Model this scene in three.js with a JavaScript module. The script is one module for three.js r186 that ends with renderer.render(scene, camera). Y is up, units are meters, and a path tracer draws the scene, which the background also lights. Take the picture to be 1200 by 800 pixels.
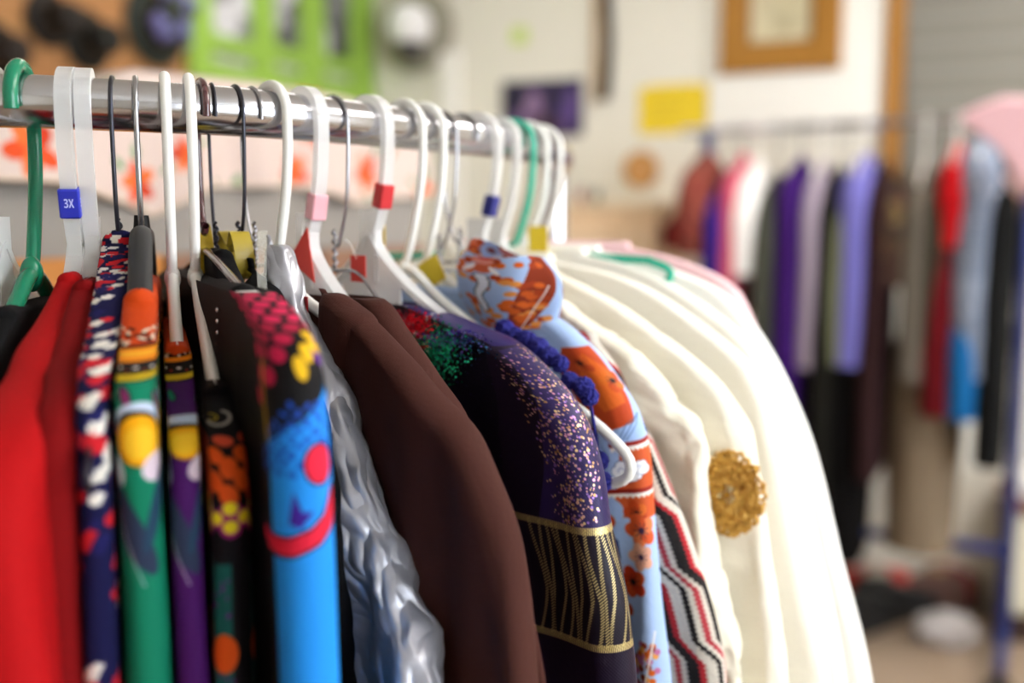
import * as THREE from 'three';
import { RoundedBoxGeometry } from 'three/addons/geometries/RoundedBoxGeometry.js';
import { mergeGeometries } from 'three/addons/utils/BufferGeometryUtils.js';
import { RectAreaLightUniformsLib } from 'three/addons/lights/RectAreaLightUniformsLib.js';
import { ImprovedNoise } from 'three/addons/math/ImprovedNoise.js';

// ---------------------------------------------------------------- camera, sky, lights, exposure
const F = 1167, EYE = 1.33, PITCH = -Math.atan(140 / F);
const scene = new THREE.Scene();
const camera = new THREE.PerspectiveCamera(2 * Math.atan(400 / F) * 180 / Math.PI, 1.5, 0.05, 60);
camera.position.set(0, EYE, 0);
camera.rotation.x = PITCH;
camera.focus = 0.58;
camera.userData.fStop = 2.2;
const renderer = new THREE.WebGLRenderer();
renderer.toneMapping = THREE.LinearToneMapping;
renderer.toneMappingExposure = 1.16;
renderer.shadowMap.enabled = true;
RectAreaLightUniformsLib.init();
scene.background = new THREE.Color(0.86, 0.93, 1.0);
scene.backgroundIntensity = 10;

// room frame: corner K, a = along the back wall, b = from the back wall into the room
const TH = -23 * Math.PI / 180, E1 = new THREE.Vector3(Math.cos(TH), 0, -Math.sin(TH)), NB = new THREE.Vector3(Math.sin(TH), 0, Math.cos(TH));
const K = new THREE.Vector3(-0.6, 0, -4.3), RA = 5.4, RB = 6.3, RH = 2.7;
const room = (a, b, y = 0) => K.clone().addScaledVector(E1, a).addScaledVector(NB, b).setY(y);
const LAMPS = [[3.75, 2.3, 8, 1.2, 1.2], [0.85, 1.2, 3, 1.2, 0.6], [3.3, 1.0, 15, 1.2, 0.6]];   // ceiling panels: a, b, intensity, size

// ---------------------------------------------------------------- helpers
function rng(seed) { return () => { seed |= 0; seed = seed + 0x6D2B79F5 | 0; let t = Math.imul(seed ^ seed >>> 15, 1 | seed); t = t + Math.imul(t ^ t >>> 7, 61 | t) ^ t; return ((t ^ t >>> 14) >>> 0) / 4294967296; }; }
const noise = new ImprovedNoise();
const taken = new Map();
function numbered(n) { const k = taken.get(n) || 0; taken.set(n, k + 1); return k ? n + '_' + String(k).padStart(3, '0') : n; }
function tag(o, label, category, group) { o.userData.label = label; o.userData.category = category; if (group) o.userData.group = group; return o; }
function shade(o) { o.castShadow = o.receiveShadow = true; return o; }
function thing(name, label, category, group) { const g = new THREE.Group(); g.name = numbered(name); tag(g, label, category, group); scene.add(g); return g; }
function part(name, geo, m, parent) { const o = shade(new THREE.Mesh(geo, m)); o.name = name; parent.add(o); return o; }
function one(name, geo, m, label, category, group) { const o = shade(new THREE.Mesh(geo, m)); o.name = numbered(name); tag(o, label, category, group); scene.add(o); return o; }
function struct(name, geo, m) { const o = shade(new THREE.Mesh(geo, m)); o.name = name; o.userData.kind = 'structure'; scene.add(o); return o; }
const clean = g => { const n = g.index ? g.toNonIndexed() : g; for (const k of Object.keys(n.attributes)) if (!['position', 'normal', 'uv'].includes(k)) n.deleteAttribute(k); return n; };
const merge = a => mergeGeometries(a.map(clean));
const box = (w, h, d, x = 0, y = 0, z = 0) => new THREE.BoxGeometry(w, h, d).translate(x, y, z);
const rbox = (w, h, d, r, x = 0, y = 0, z = 0) => new RoundedBoxGeometry(w, h, d, 2, Math.min(r, w / 2.01, h / 2.01, d / 2.01)).translate(x, y, z);
const V3 = (x, y, z = 0) => new THREE.Vector3(x, y, z);
function tube(pts, r, closed = false, seg = 64, rad = 10, tension = 0.5) { return new THREE.TubeGeometry(new THREE.CatmullRomCurve3(pts.map(p => p.isVector3 ? p : V3(...p)), closed, 'catmullrom', tension), seg, r, rad, closed); }
function rod(p, q, r, rad = 12) { p = p.isVector3 ? p : V3(...p); q = q.isVector3 ? q : V3(...q); const L = p.distanceTo(q), g = new THREE.CylinderGeometry(r, r, L, rad); g.applyQuaternion(new THREE.Quaternion().setFromUnitVectors(V3(0, 1, 0), q.clone().sub(p).normalize())); const m = p.clone().add(q).multiplyScalar(0.5); return g.translate(m.x, m.y, m.z); }
function ribbon(pts, zw, th, seg = 48, closed = false) {      // a flat strip swept along a path in the x-y plane, zw wide across it
  const c = new THREE.CatmullRomCurve3(pts.map(p => V3(...p)), closed), P = c.getSpacedPoints(seg), pos = [], idx = [];
  const ring = [[-1, -1], [1, -1], [1, 1], [-1, 1]];
  P.forEach((p, i) => {
    const a = P[Math.max(0, i - 1)], b = P[Math.min(seg, i + 1)], t = b.clone().sub(a).normalize(), n = V3(-t.y, t.x, 0).normalize();
    const w = typeof zw === 'function' ? zw(i / seg) : zw;
    for (const [u, v] of ring) pos.push(p.x + n.x * u * th / 2, p.y + n.y * u * th / 2, p.z + v * w / 2);
  });
  for (let i = 0; i < seg; i++) for (let k = 0; k < 4; k++) { const a = i * 4 + k, b = i * 4 + (k + 1) % 4, c2 = a + 4, d = b + 4; idx.push(a, b, d, a, d, c2); }
  idx.push(0, 2, 1, 0, 3, 2); const e = seg * 4; idx.push(e, e + 1, e + 2, e, e + 2, e + 3);
  const g = new THREE.BufferGeometry(); g.setAttribute('position', new THREE.Float32BufferAttribute(pos, 3)); g.setIndex(idx);
  g.setAttribute('uv', new THREE.Float32BufferAttribute(new Float32Array(pos.length / 3 * 2), 2));
  const n = g.toNonIndexed(); n.computeVertexNormals(); return n;
}
const CP = Math.cos(PITCH), SP = Math.sin(PITCH);
function ray(px, py) { const x = (px - 600) / F, y = -(py - 400) / F; return V3(x, y * CP + SP, y * SP - CP); }     // image pixel -> direction
function at(px, py, d) { const r = ray(px, py); return V3(0, EYE, 0).addScaledVector(r, d / -r.z); }
function onPlane(px, py, p0, n) { const r = ray(px, py), o = V3(0, EYE, 0); return o.addScaledVector(r, p0.clone().sub(o).dot(n) / r.dot(n)); }
const onFloor = (px, py, y = 0) => onPlane(px, py, V3(0, y, 0), V3(0, 1, 0));
function project(p) { const y = p.y - EYE, Y = y * CP + p.z * SP, Z = -y * SP + p.z * CP; return [600 + F * p.x / -Z, 400 - F * Y / -Z]; }

// ---------------------------------------------------------------- materials and prints
function canvas(w, h, fn) { const c = document.createElement('canvas'); c.width = w; c.height = h; fn(c.getContext('2d'), w, h); return c; }
function ctex(c, srgb = true) { const t = new THREE.CanvasTexture(c); t.wrapS = t.wrapT = THREE.RepeatWrapping; if (srgb) t.colorSpace = THREE.SRGBColorSpace; return t; }
function noiseTex(size, fn) { const d = new Uint8Array(size * size * 4); for (let j = 0; j < size; j++) for (let i = 0; i < size; i++) { const v = fn(i / size, j / size) * 255, k = (j * size + i) * 4; d[k] = d[k + 1] = d[k + 2] = Math.max(0, Math.min(255, v)); d[k + 3] = 255; } const t = new THREE.DataTexture(d, size, size); t.wrapS = t.wrapT = THREE.RepeatWrapping; t.magFilter = THREE.LinearFilter; t.minFilter = THREE.LinearFilter; t.needsUpdate = true; return t; }
const weave = noiseTex(256, (u, v) => 0.5 + 0.25 * Math.sin(u * Math.PI * 2 * 64) * Math.sin(v * Math.PI * 2 * 64) + 0.25 * noise.noise(u * 40, v * 40, 2));
const wrinkle = noiseTex(512, (u, v) => { const w = (x, y, s) => { const a = noise.noise(x * s, y * s * 0.55, s) + 0.25 * noise.noise(x * s * 2, y * s * 1.2, 9); return 1 - Math.abs(a) * 2; }; const f = Math.min(1, Math.min(u, 1 - u) * 8) * Math.min(1, Math.min(v, 1 - v) * 8); return 0.5 + f * (0.35 * w(u, v, 9) * 0.8 - 0.15); });
weave.repeat.set(4, 4); wrinkle.repeat.set(5, 5);
const std = (color, roughness = 0.8, o = {}) => new THREE.MeshStandardMaterial({ color, roughness, side: THREE.DoubleSide, ...o });
const cloth = (color, o = {}) => new THREE.MeshPhysicalMaterial({ color, roughness: 0.9, specularIntensity: 0.3, side: THREE.DoubleSide, bumpMap: weave, bumpScale: 0.0004, ...o });
const chrome = std(0xc4c4ca, 0.18, { metalness: 1 }), wireSteel = std(0xaaaab0, 0.25, { metalness: 1 }), wireDark = std(0x3c3c44, 0.35, { metalness: 0.8 });
const whitePlastic = new THREE.MeshPhysicalMaterial({ color: 0xf4f3ef, roughness: 0.3 }), greenPlastic = new THREE.MeshPhysicalMaterial({ color: 0x0b7a58, roughness: 0.25 }), tealPlastic = new THREE.MeshPhysicalMaterial({ color: 0x22b596, roughness: 0.3 });
const frosted = new THREE.MeshPhysicalMaterial({ color: 0xf6f6f6, roughness: 0.5, transmission: 0.62, thickness: 0, side: THREE.DoubleSide });
const clearFilm = new THREE.MeshPhysicalMaterial({ color: 0xf8f8f4, roughness: 0.12, transmission: 0.9, thickness: 0, side: THREE.DoubleSide });
const maroon = new THREE.MeshPhysicalMaterial({ color: 0x4a2428, roughness: 0.25, clearcoat: 0.6 }), black = std(0x0c0c0d, 0.7), gold = std(0xc79a3a, 0.35, { metalness: 0.75 });
const TW = 0.5, TL = 0.6;                                                // one print covers half a metre of cloth; its middle lies along the outer edge
function print(size, fn, seed = 1) {                           // fn paints in metres: x = distance round from the outer edge, y = distance below the rail
  return ctex(canvas(size, size, (g, w, h) => { g.setTransform(w / TW, 0, 0, h / TL, w / 2, 0); g.lineCap = 'round'; g.lineJoin = 'round'; fn(g, rng(seed)); }));
}
const blob = (g, x, y, rx, ry, c, rot = 0) => { g.fillStyle = c; g.beginPath(); g.ellipse(x, y, rx, ry, rot, 0, 7); g.fill(); };
const poly = (g, pts, c) => { g.fillStyle = c; g.beginPath(); pts.forEach(([x, y], i) => i ? g.lineTo(x, y) : g.moveTo(x, y)); g.closePath(); g.fill(); };
const line = (g, pts, c, w) => { g.strokeStyle = c; g.lineWidth = w; g.beginPath(); pts.forEach(([x, y], i) => i ? g.lineTo(x, y) : g.moveTo(x, y)); g.stroke(); };

// ---------------------------------------------------------------- the room
const wallWhite = std(0xe4e1d6, 0.9), ceilWhite = std(0xe8e6df, 0.95);
const placed = (g, a, b, y) => { const p = room(a, b, y); return g.rotateY(TH).translate(p.x, p.y, p.z); };
struct('wall_back', placed(box(RA + 0.24, RH, 0.12), RA / 2, -0.06, RH / 2), wallWhite);
struct('wall_left', placed(box(0.12, RH, RB), -0.06, RB / 2, RH / 2), wallWhite);
struct('wall_front', placed(box(RA + 0.24, RH, 0.12), RA / 2, RB + 0.06, RH / 2), wallWhite);
struct('wall_right', merge([placed(box(0.12, RH, 2.0), RA + 0.06, 1.0, RH / 2), placed(box(0.12, RH, RB - 4.9), RA + 0.06, (RB + 4.9) / 2, RH / 2), placed(box(0.12, 0.85, 2.9), RA + 0.06, 3.45, 0.425), placed(box(0.12, 0.25, 2.9), RA + 0.06, 3.45, RH - 0.125)]), wallWhite);
struct('ceiling', placed(box(RA + 0.24, 0.12, RB + 0.24), RA / 2, RB / 2, RH + 0.06), ceilWhite);
const carpet = std(0xffffff, 0.95, { map: ctex(canvas(512, 512, (g, w, h) => { const r = rng(5); g.fillStyle = '#94806d'; g.fillRect(0, 0, w, h); for (let i = 0; i < 16000; i++) { const v = 110 + r() * 60; g.fillStyle = `rgba(${v + 14},${v},${v - 16},.5)`; g.fillRect(r() * w, r() * h, 2, 2); } })) });
carpet.map.repeat.set(5, 6);
struct('floor', placed(box(RA + 0.24, 0.1, RB + 0.24), RA / 2, RB / 2, -0.05), carpet);
{ // the shop window in the right wall, out of the frame, that lights the clothes
  const w = struct('window_1', merge([placed(box(0.08, 0.06, 2.9), RA + 0.04, 3.45, 0.88), placed(box(0.08, 0.06, 2.9), RA + 0.04, 3.45, 2.42), ...[2.03, 3.45, 4.87].map(b => placed(box(0.08, 1.6, 0.06), RA + 0.04, b, 1.65))]), std(0xf0efe9, 0.6));
  for (const b of [2.74, 4.16]) part('pane', placed(box(0.006, 1.48, 1.36), RA + 0.05, b, 1.65), new THREE.MeshPhysicalMaterial({ color: 0xffffff, roughness: 0, transmission: 1, thickness: 0 }), w);
}
LAMPS.forEach(([a, b, I, w, l], i) => {
  const p = room(a, b, RH), g = thing('ceiling_light', ['large square panel light in the ceiling above the clothes rail', 'panel light in the ceiling beside the green picture frame', 'panel light in the ceiling above the far clothes rack'][i], 'light');
  g.position.copy(p); g.rotation.y = TH;
  part('frame', merge([box(w + 0.06, 0.05, 0.03, 0, -0.025, l / 2 + 0.015), box(w + 0.06, 0.05, 0.03, 0, -0.025, -l / 2 - 0.015), box(0.03, 0.05, l, w / 2 + 0.015, -0.025, 0), box(0.03, 0.05, l, -w / 2 - 0.015, -0.025, 0)]), std(0xeeeeee, 0.5), g);
  part('diffuser', box(w, 0.01, l, 0, -0.035, 0), std(0xffffff, 0.6, { emissive: 0xfffaf4, emissiveIntensity: 1.2 }), g);
  const L = new THREE.RectAreaLight(0xfff8f0, I, w, l); L.position.set(p.x, RH - 0.055, p.z); L.rotation.set(-Math.PI / 2, 0, 0); L.rotation.order = 'YXZ'; L.rotation.y = TH; scene.add(L);
});

// ---------------------------------------------------------------- the curved rail
const RAILR = 0.015, RAILY = EYE + 0.068;
const RAILPTS = [[-330, 0.64], [-130, 0.585], [20, 0.575], [125, 0.593], [280, 0.632], [400, 0.69], [480, 0.745], [550, 0.81], [610, 0.89], [640, 0.96], [655, 1.08], [648, 1.3]].map(([px, d]) => V3((px - 600) / F * d, RAILY, -d));
const railCurve = new THREE.CatmullRomCurve3(RAILPTS, false, 'centripetal');
const railSamples = railCurve.getSpacedPoints(1200);
function railAt(px) { let best = 1e9, o = null; railSamples.forEach((p, i) => { if (i > 1000) return; const e = Math.abs(600 + F * p.x / -p.z - px); if (e < best) { best = e; o = p; } }); return o.clone(); }
{
  const g = thing('garment_rack', 'curved chrome clothes rail crowded with hangers and clothes', 'clothes rack');
  const a = RAILPTS[0], b = RAILPTS[RAILPTS.length - 1];
  part('rail', new THREE.TubeGeometry(railCurve, 160, RAILR, 24), chrome, g);
  for (const p of [a, b]) { part('post', merge([rod([p.x, 0.06, p.z], [p.x, RAILY + 0.012, p.z], 0.017, 20), new THREE.SphereGeometry(0.019, 20, 12).translate(p.x, RAILY + 0.008, p.z)]), chrome, g); const f = part('foot', rbox(0.5, 0.03, 0.04, 0.01, 0, 0.045, 0).rotateY(0.5).translate(p.x, 0, p.z), chrome, g); for (const s of [-1, 1]) part('caster', merge([new THREE.CylinderGeometry(0.018, 0.018, 0.02, 18).rotateX(Math.PI / 2).translate(s * 0.22, 0.018, 0), box(0.02, 0.02, 0.03, s * 0.22, 0.032, 0)]).rotateY(0.5).translate(p.x, 0, p.z), black, f); }
}

// ---------------------------------------------------------------- hangers
// a hanger frame: origin on the rail's centre line, x = outwards along the hanger, y up
function hang(px, phi, neck = -0.085) { const P = railAt(px), a = phi * Math.PI / 180; return { P, a, neck, r: V3(Math.cos(a), 0, Math.sin(a)) }; }
function seat(o, h) { o.position.copy(h.P); o.rotation.y = -h.a; return o; }
function local(h, px, py) { const n = V3(-h.r.z, 0, h.r.x), p = onPlane(px, py, h.P, n).sub(h.P); return [p.dot(h.r), p.y]; }
function hookPath(side, rk, neck, drop = 0.03) { const p = []; for (let k = 0; k <= 8; k++) { const a = Math.PI * (1.08 - 1.08 * k / 8); p.push([side * rk * Math.cos(a), rk * Math.sin(a) - 0.001, 0]); } p.push([side * rk * 0.98, -drop * 0.6, 0], [side * rk * 0.8, -drop * 1.25, 0], [side * rk * 0.3, (neck - drop * 1.2) / 2 - 0.012, 0], [0, neck, 0]); return p; }
const slope = 0.4;
const armY = (h, s) => h.neck - 0.004 - (h.slope ?? slope) * Math.abs(s);
function fit(h, px, py) { const [s, y] = local(h, px, py); h.slope = (h.neck - 0.004 - (y - 0.007)) / s; return h; }   // slope the arms so that they run just under the cloth at an image point
function tubular(h, m, label, o = {}) {
  const { side = 1, r = 0.0036, L = 0.205, group } = o, g = seat(thing('tubular_hanger', label, 'hanger', group), h), n = h.neck, y = armY(h, L);
  part('hook', tube(hookPath(side, RAILR + r + 0.0008, n, 0.04), r * 0.86, false, 70, 12), m, g);
  part('arms', tube([[0, n - 0.002, 0], [0.04, armY(h, 0.04), 0], [0.12, armY(h, 0.12), 0], [L - 0.02, armY(h, L - 0.02), 0], [L, y - 0.008, 0], [L - 0.012, y - 0.022, 0], [L - 0.06, y - 0.024, 0], [0, y - 0.024, 0], [-L + 0.06, y - 0.024, 0], [-L + 0.012, y - 0.022, 0], [-L, y - 0.008, 0], [-L + 0.02, armY(h, L - 0.02), 0], [-0.12, armY(h, 0.12), 0], [-0.04, armY(h, 0.04), 0]], r, true, 160, 12), m, g);
  part('neck_joint', new THREE.SphereGeometry(r * 1.35, 16, 12).scale(1, 1.6, 1).translate(0, n - 0.002, 0), m, g);
  return g;
}
function wireHanger(h, m, label, o = {}) {
  const { side = 1, r = 0.0013, L = 0.2, group, name = 'wire_hanger', arms = true, twist = true } = o, g = seat(thing(name, label, 'hanger', group), h), n = h.neck, y = armY(h, L);
  part('hook', tube(hookPath(side, RAILR + r + 0.0006, n, 0.045), r, false, 70, 10), m, g);
  if (!arms) return g;
  const tw = []; for (let k = 0; k <= 24; k++) tw.push([r * 0.8 * Math.cos(k * 1.3), n + 0.012 - k * 0.0012, r * 0.8 * Math.sin(k * 1.3)]);
  if (twist) part('twisted_neck', tube(tw, r, false, 90, 8), m, g);
  part('arms', tube([[0, n - 0.016, 0], [0.03, n - 0.02, 0], [L - 0.02, y, 0], [L, y - 0.012, 0], [L - 0.02, y - 0.02, 0], [0, y - 0.02, 0], [-L + 0.02, y - 0.02, 0], [-L, y - 0.012, 0], [-L + 0.02, y, 0], [-0.03, n - 0.02, 0]], r, true, 140, 8, 0.3), m, g);
  return g;
}
function frostedHanger(h, label, o = {}) {
  const { side = 1, w = 0.0085, L = 0.17, group, clip } = o, g = seat(thing('frosted_plastic_hanger', label, 'hanger', group), h), n = h.neck;
  part('hook', ribbon(hookPath(side, RAILR + 0.0035, n + 0.002, 0.036), t => w * (t < 0.06 ? 0.6 + t * 6.6 : 1), 0.0055, 60), frosted, g);
  const up = s => n + 0.012 - 0.03 * (1 - Math.exp(-Math.abs(s) / 0.018)) * 0.6 - (h.slope ?? slope) * Math.abs(s) - 0.008, low = s => up(s) - 0.042 + 0.06 * Math.abs(s);
  const top = [], bot = []; for (let k = -20; k <= 20; k++) { const s = L * k / 20; top.push([s, up(s), 0]); if (Math.abs(k) < 20) bot.push([s, low(s), 0]); }
  part('upper_rim', ribbon(top, 0.0095, 0.0035, 80), frosted, g);
  part('lower_rim', ribbon(bot, 0.0095, 0.003, 80), frosted, g);
  const sh = new THREE.Shape(); top.forEach(([x, y], i) => i ? sh.lineTo(x, y) : sh.moveTo(x, y)); [...bot].reverse().forEach(([x, y]) => sh.lineTo(x, y));
  for (const s of [-1, 1]) for (const [a, b] of [[0.03, 0.075], [0.085, 0.13]]) { const hole = new THREE.Path(); const e = 0.007; [[a, up(a) - e], [b, up(b) - e], [b, low(b) + e], [a, low(a) + e]].forEach(([x, y], i) => i ? hole.lineTo(s * x, y) : hole.moveTo(s * x, y)); sh.holes.push(hole); }
  part('neck_plate', ribbon([[0, n + 0.02, 0], [0, n - 0.03, 0]], 0.0075, 0.016, 4), frosted, g);
  part('web', new THREE.ExtrudeGeometry(sh, { depth: 0.0018, bevelEnabled: false }).translate(0, 0, -0.0009), frosted, g);
  if (clip) { const y = n + 0.03 + (clip.dy || 0), hp = new THREE.CatmullRomCurve3(hookPath(side, RAILR + 0.0035, n + 0.002, 0.036).map(p => V3(...p))).getSpacedPoints(200).slice(110); let x = 0, e = 1; for (const p of hp) if (Math.abs(p.y - y) < e) { e = Math.abs(p.y - y); x = p.x; } const c = part('size_clip', rbox(0.0095, 0.017, w + 0.003, 0.0012).rotateZ(-0.25 * side).translate(x, y, 0), clip.m, g); c.userData.label = clip.label; }
  return g;
}

// ---------------------------------------------------------------- garments
const profCache = new Map();
function smoothProf(prof, n) { const key = profCache.get(prof) || profCache.set(prof, {}).get(prof); if (key[n]) return key[n]; const c = new THREE.CatmullRomCurve3(prof.map(([s, y, t = 0.012]) => V3(s, y, t)), false, 'centripetal'), P = c.getSpacedPoints(n); let q = -P[0].y; P.forEach((p, i) => { if (i) q += Math.hypot(p.x - P[i - 1].x, p.y - P[i - 1].y); p.q = q; }); key[n] = P; return P; }   // q: length of cloth down the outer edge
function loft(prof, o = {}) {          // outer profile (s, y, half thickness) from collar to hem -> closed cloth shell with folds
  const { rows = 110, fold = 0.006, freq = 16, seed = 1, inner = 0.92, wob = 0, bend = 0, from = null, ns = 22, cap = true } = o, P0 = smoothProf(prof, rows), r = rng(seed * 77 + 3), ph = [r() * 7, r() * 7, r() * 7, r() * 7];
  const P = [...P0]; if (cap) for (let k = 4; k >= 0; k--) { const a = (k + 0.2) / 5 * Math.PI / 2, b = P0[0], v = V3(b.x - (1 - Math.sin(a)) * b.z * 0.6, b.y + b.z * 0.85 * Math.cos(a), b.z * Math.sin(a)); v.q = b.q - b.z * (Math.PI / 2 - a); P.unshift(v); }   // rounded fold over the hanger
  const NE = 10, NS = ns, pos = [], uv = [], idx = [], y0 = P0[0].y;
  const cols = 2 * NE + 2 * NS;
  P.forEach(p => {
    const so = p.x, si = from !== null ? Math.min(from, so - 0.004) : -p.x * inner, hw0 = (so - si) / 2, cx = (so + si) / 2, t = Math.min(p.z, hw0 * 0.98), hw = hw0 - t;
    const g = Math.max(0, Math.min(1, (y0 - p.y) / 0.18)), ring = [];
    for (let k = 0; k <= NE; k++) { const a = k / NE * Math.PI / 2; ring.push([cx + hw + t * Math.cos(a), t * Math.sin(a), t * a]); }
    for (let k = 1; k <= NS * 2; k++) { const q = k / (NS * 2); ring.push([cx + hw - 2 * hw * q, t, t * Math.PI / 2 + 2 * hw * q]); }
    for (let k = 1; k <= NE; k++) { const a = Math.PI / 2 + k / NE * Math.PI / 2; ring.push([cx - hw + t * Math.cos(a), t * Math.sin(a), t * a + 2 * hw]); }
    const full = [...ring.slice(1).reverse().map(([x, z, u]) => [x, -z, -u]), ...ring];
    for (const [x, z, u] of full) {
      const d = so - x, A = fold * g;
      const dz = A * (0.55 * Math.sin(x * freq * 6.283 + ph[0] + 3 * Math.sin(p.y * 4 + ph[1])) + 0.35 * Math.sin(x * freq * 14.1 + ph[2] + p.y * 5) + 0.3 * noise.noise(x * 22, p.y * 9, seed)) + bend * Math.max(0, x) ** 2;
      const cr = wob * (noise.noise(x * 60 + seed, p.y * 42, seed * 3) + 0.5 * noise.noise(x * 130, p.y * 100, seed));
      pos.push(x + cr * 0.3, p.y + 0 * d, z + dz + cr * (z >= 0 ? 1 : -1)); uv.push(0.5 + u / TW, 1 - p.q / TL);
    }
  });
  const m = pos.length / 3 / P.length; void cols;
  for (let i = 0; i < P.length - 1; i++) for (let k = 0; k < m - 1; k++) { const a = i * m + k, b = a + 1, c = a + m, d = c + 1; idx.push(a, c, b, b, c, d); }
  const G = new THREE.BufferGeometry(); G.setAttribute('position', new THREE.Float32BufferAttribute(pos, 3)); G.setAttribute('uv', new THREE.Float32BufferAttribute(uv, 2)); G.setIndex(idx); G.computeVertexNormals();
  return G;
}
function garment(h, name, label, category, prof, m, o = {}) { const g = seat(thing(name, label, category, o.group), h); part(o.bodyName || 'body', loft(prof, o), m, g); return g; }
// profile read from image points on the hanger's plane, carried on down to the hem
function traced(h, pts, hem = -0.85, flare = 0.03, t0 = 0.008, t1 = 0.016) { const P = pts.map(([px, py], i) => { const [s, y] = local(h, px, py); return [s, y, t0 + (t1 - t0) * Math.min(1, i / 4)]; }); const l = P[P.length - 1]; P.push([l[0] + flare * 0.5, (l[1] + hem) / 2, t1 * 1.3], [l[0] + flare, hem, t1 * 1.5]); return P; }
// profile of a garment seen along its hanger: neck edge at sN, sleeve head at the tip
function sleeved(h, sN, o = {}) { const { L = 0.205, t = 0.012, hem = -0.9, out = 0.02, t0 = 0.007, lift = 0.006 } = o, y = armY(h, L); return [[sN, armY(h, sN) + lift, t0], [(sN + L) / 2, armY(h, (sN + L) / 2) + lift, (t0 + t) / 2], [L, y + lift - 0.003, t * 0.95], [L + out, y - 0.07, t], [L + out + 0.005, y - 0.2, t * 1.1], [L + out, -0.6, t * 1.3], [L + out - 0.01, hem, t * 1.5]]; }
function spot(h, prof, px, py) { const [s, y] = local(h, px, py), P = smoothProf(prof, 1600); let b = P[0]; for (const p of P) if (Math.abs(p.y - y) < Math.abs(b.y - y)) b = p; return [b.x - s + b.z * 0.57, b.q]; }
function row(h, prof, py) { const P = smoothProf(prof, 1600); let b = 0, e = 1e9; for (const p of P) { const w = h.P.clone().addScaledVector(h.r, p.x).add(V3(0, p.y, 0)), q = project(w)[1]; if (Math.abs(q - py) < e) { e = Math.abs(q - py); b = p.q; } } return b; }

// ---------------------------------------------------------------- clothes at the left, seen along their hangers
const paperTag = (h, px, py, ds, w, hh, m, label, cat, tilt = 0, tri = false) => {   // a price tag hanging beside a hanger
  const [s, y] = local(h, px, py); const g = seat(thing('price_tag', label, cat), h);
  const sh = new THREE.Shape(); if (tri) { sh.moveTo(w * 0.25, hh / 2); sh.lineTo(w / 2, -hh / 2); sh.lineTo(-w / 2, -hh * 0.1); sh.closePath(); } else { sh.moveTo(-w / 2, -hh / 2); sh.lineTo(w / 2, -hh / 2); sh.lineTo(w / 2, hh / 2); sh.lineTo(-w / 2, hh / 2); sh.closePath(); }
  const hole = new THREE.Path(); hole.absarc(tri ? w * 0.2 : 0, hh * 0.2, 0.0011, 0, 7); sh.holes.push(hole);
  part('card', new THREE.ExtrudeGeometry(sh, { depth: 0.0006, bevelEnabled: false }).rotateZ(tilt).translate(s, y, ds), m, g);
  part('string', tube([[s, y + hh * 0.2, ds], [s * 0.7, y + hh * 0.2 + 0.012, ds * 0.7], [s * 0.5, y + hh * 0.2 + 0.016, ds * 0.4]], 0.0003, false, 12, 5), whitePlastic, g);
  return g;
};
const sleeveGroup = undefined;
const h0 = hang(0, 88), hA = hang(38, 80, -0.096), hB = hang(93, 76.8, -0.085), hC = hang(112, 73.6, -0.085), hD = hang(143, 73.5, -0.078), hE = hang(170, 71.5, -0.075), hF = hang(203, 70.5, -0.1), hG = hang(230, 69, -0.1), hBk = hang(256, 66, -0.08), hH = hang(243, 63.5, -0.07), hI = hang(281, 58, -0.08), hS = hang(300, 53, -0.08);
fit(hH, 326, 368); fit(hI, 362, 402); fit(hS, 390, 455);
frostedHanger(h0, 'frosted plastic hanger outside the green hanger', { L: 0.19 });
tubular(hA, greenPlastic, 'dark green tubular plastic hanger with a thick hook', { side: -1, r: 0.0048 });
frostedHanger(hB, 'frosted plastic hanger with a blue size clip', { clip: { m: (() => { const c = canvas(128, 128, (g, w, h) => { g.fillStyle = '#2430b4'; g.fillRect(0, 0, w, h); g.fillStyle = '#c9d0ff'; g.font = 'bold 54px sans-serif'; g.textAlign = 'center'; g.fillText('3X', w / 2, h * 0.62); }); return std(0xffffff, 0.4, { map: ctex(c) }); })(), label: 'blue size clip marked 3X', dy: -0.002 } });
frostedHanger(hC, 'frosted plastic hanger touching the one with the blue clip');
wireHanger(hD, wireDark, 'dark wire hanger beside the frosted pair');
{ // silver hook with a padded black shoulder form
  const g = wireHanger(hE, wireSteel, 'black moulded hanger with a silver wire hook', { arms: false, name: 'moulded_hanger', r: 0.0017 }), n = hE.neck;
  part('shoulder_form', tube([[0.165, armY(hE, 0.165), 0], [0.1, armY(hE, 0.1), 0], [0.03, n - 0.004, 0], [0, n - 0.004, 0], [-0.03, n - 0.004, 0], [-0.1, armY(hE, 0.1), 0], [-0.165, armY(hE, 0.165), 0]], 0.0062, false, 70, 16).scale(1, 1, 1.05), std(0x222224, 0.55), g);
  part('neck_collar', new THREE.CylinderGeometry(0.0042, 0.0052, 0.012, 16).translate(0, n + 0.005, 0), black, g);
}
tubular(hF, whitePlastic, 'white tubular hanger holding the orange and purple print', { L: 0.175 });
tubular(hG, whitePlastic, 'white tubular hanger holding the black print with orange spots', { L: 0.18 });
{ const g = wireHanger(hH, maroon, 'maroon vinyl coated wire hanger', { side: -1, r: 0.0024, L: 0.15, twist: false }); void g; }
wireHanger(hI, wireDark, 'thin dark wire hanger tied with gold ribbon', { r: 0.0012, L: 0.13 });
wireHanger(hBk, wireDark, 'thin wire hanger inside the black velvet dress', { r: 0.0011, side: -1, L: 0.13 });
wireHanger(hS, wireSteel, 'thin steel wire hanger under the silver satin', { r: 0.0011, side: -1, L: 0.12 });

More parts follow.
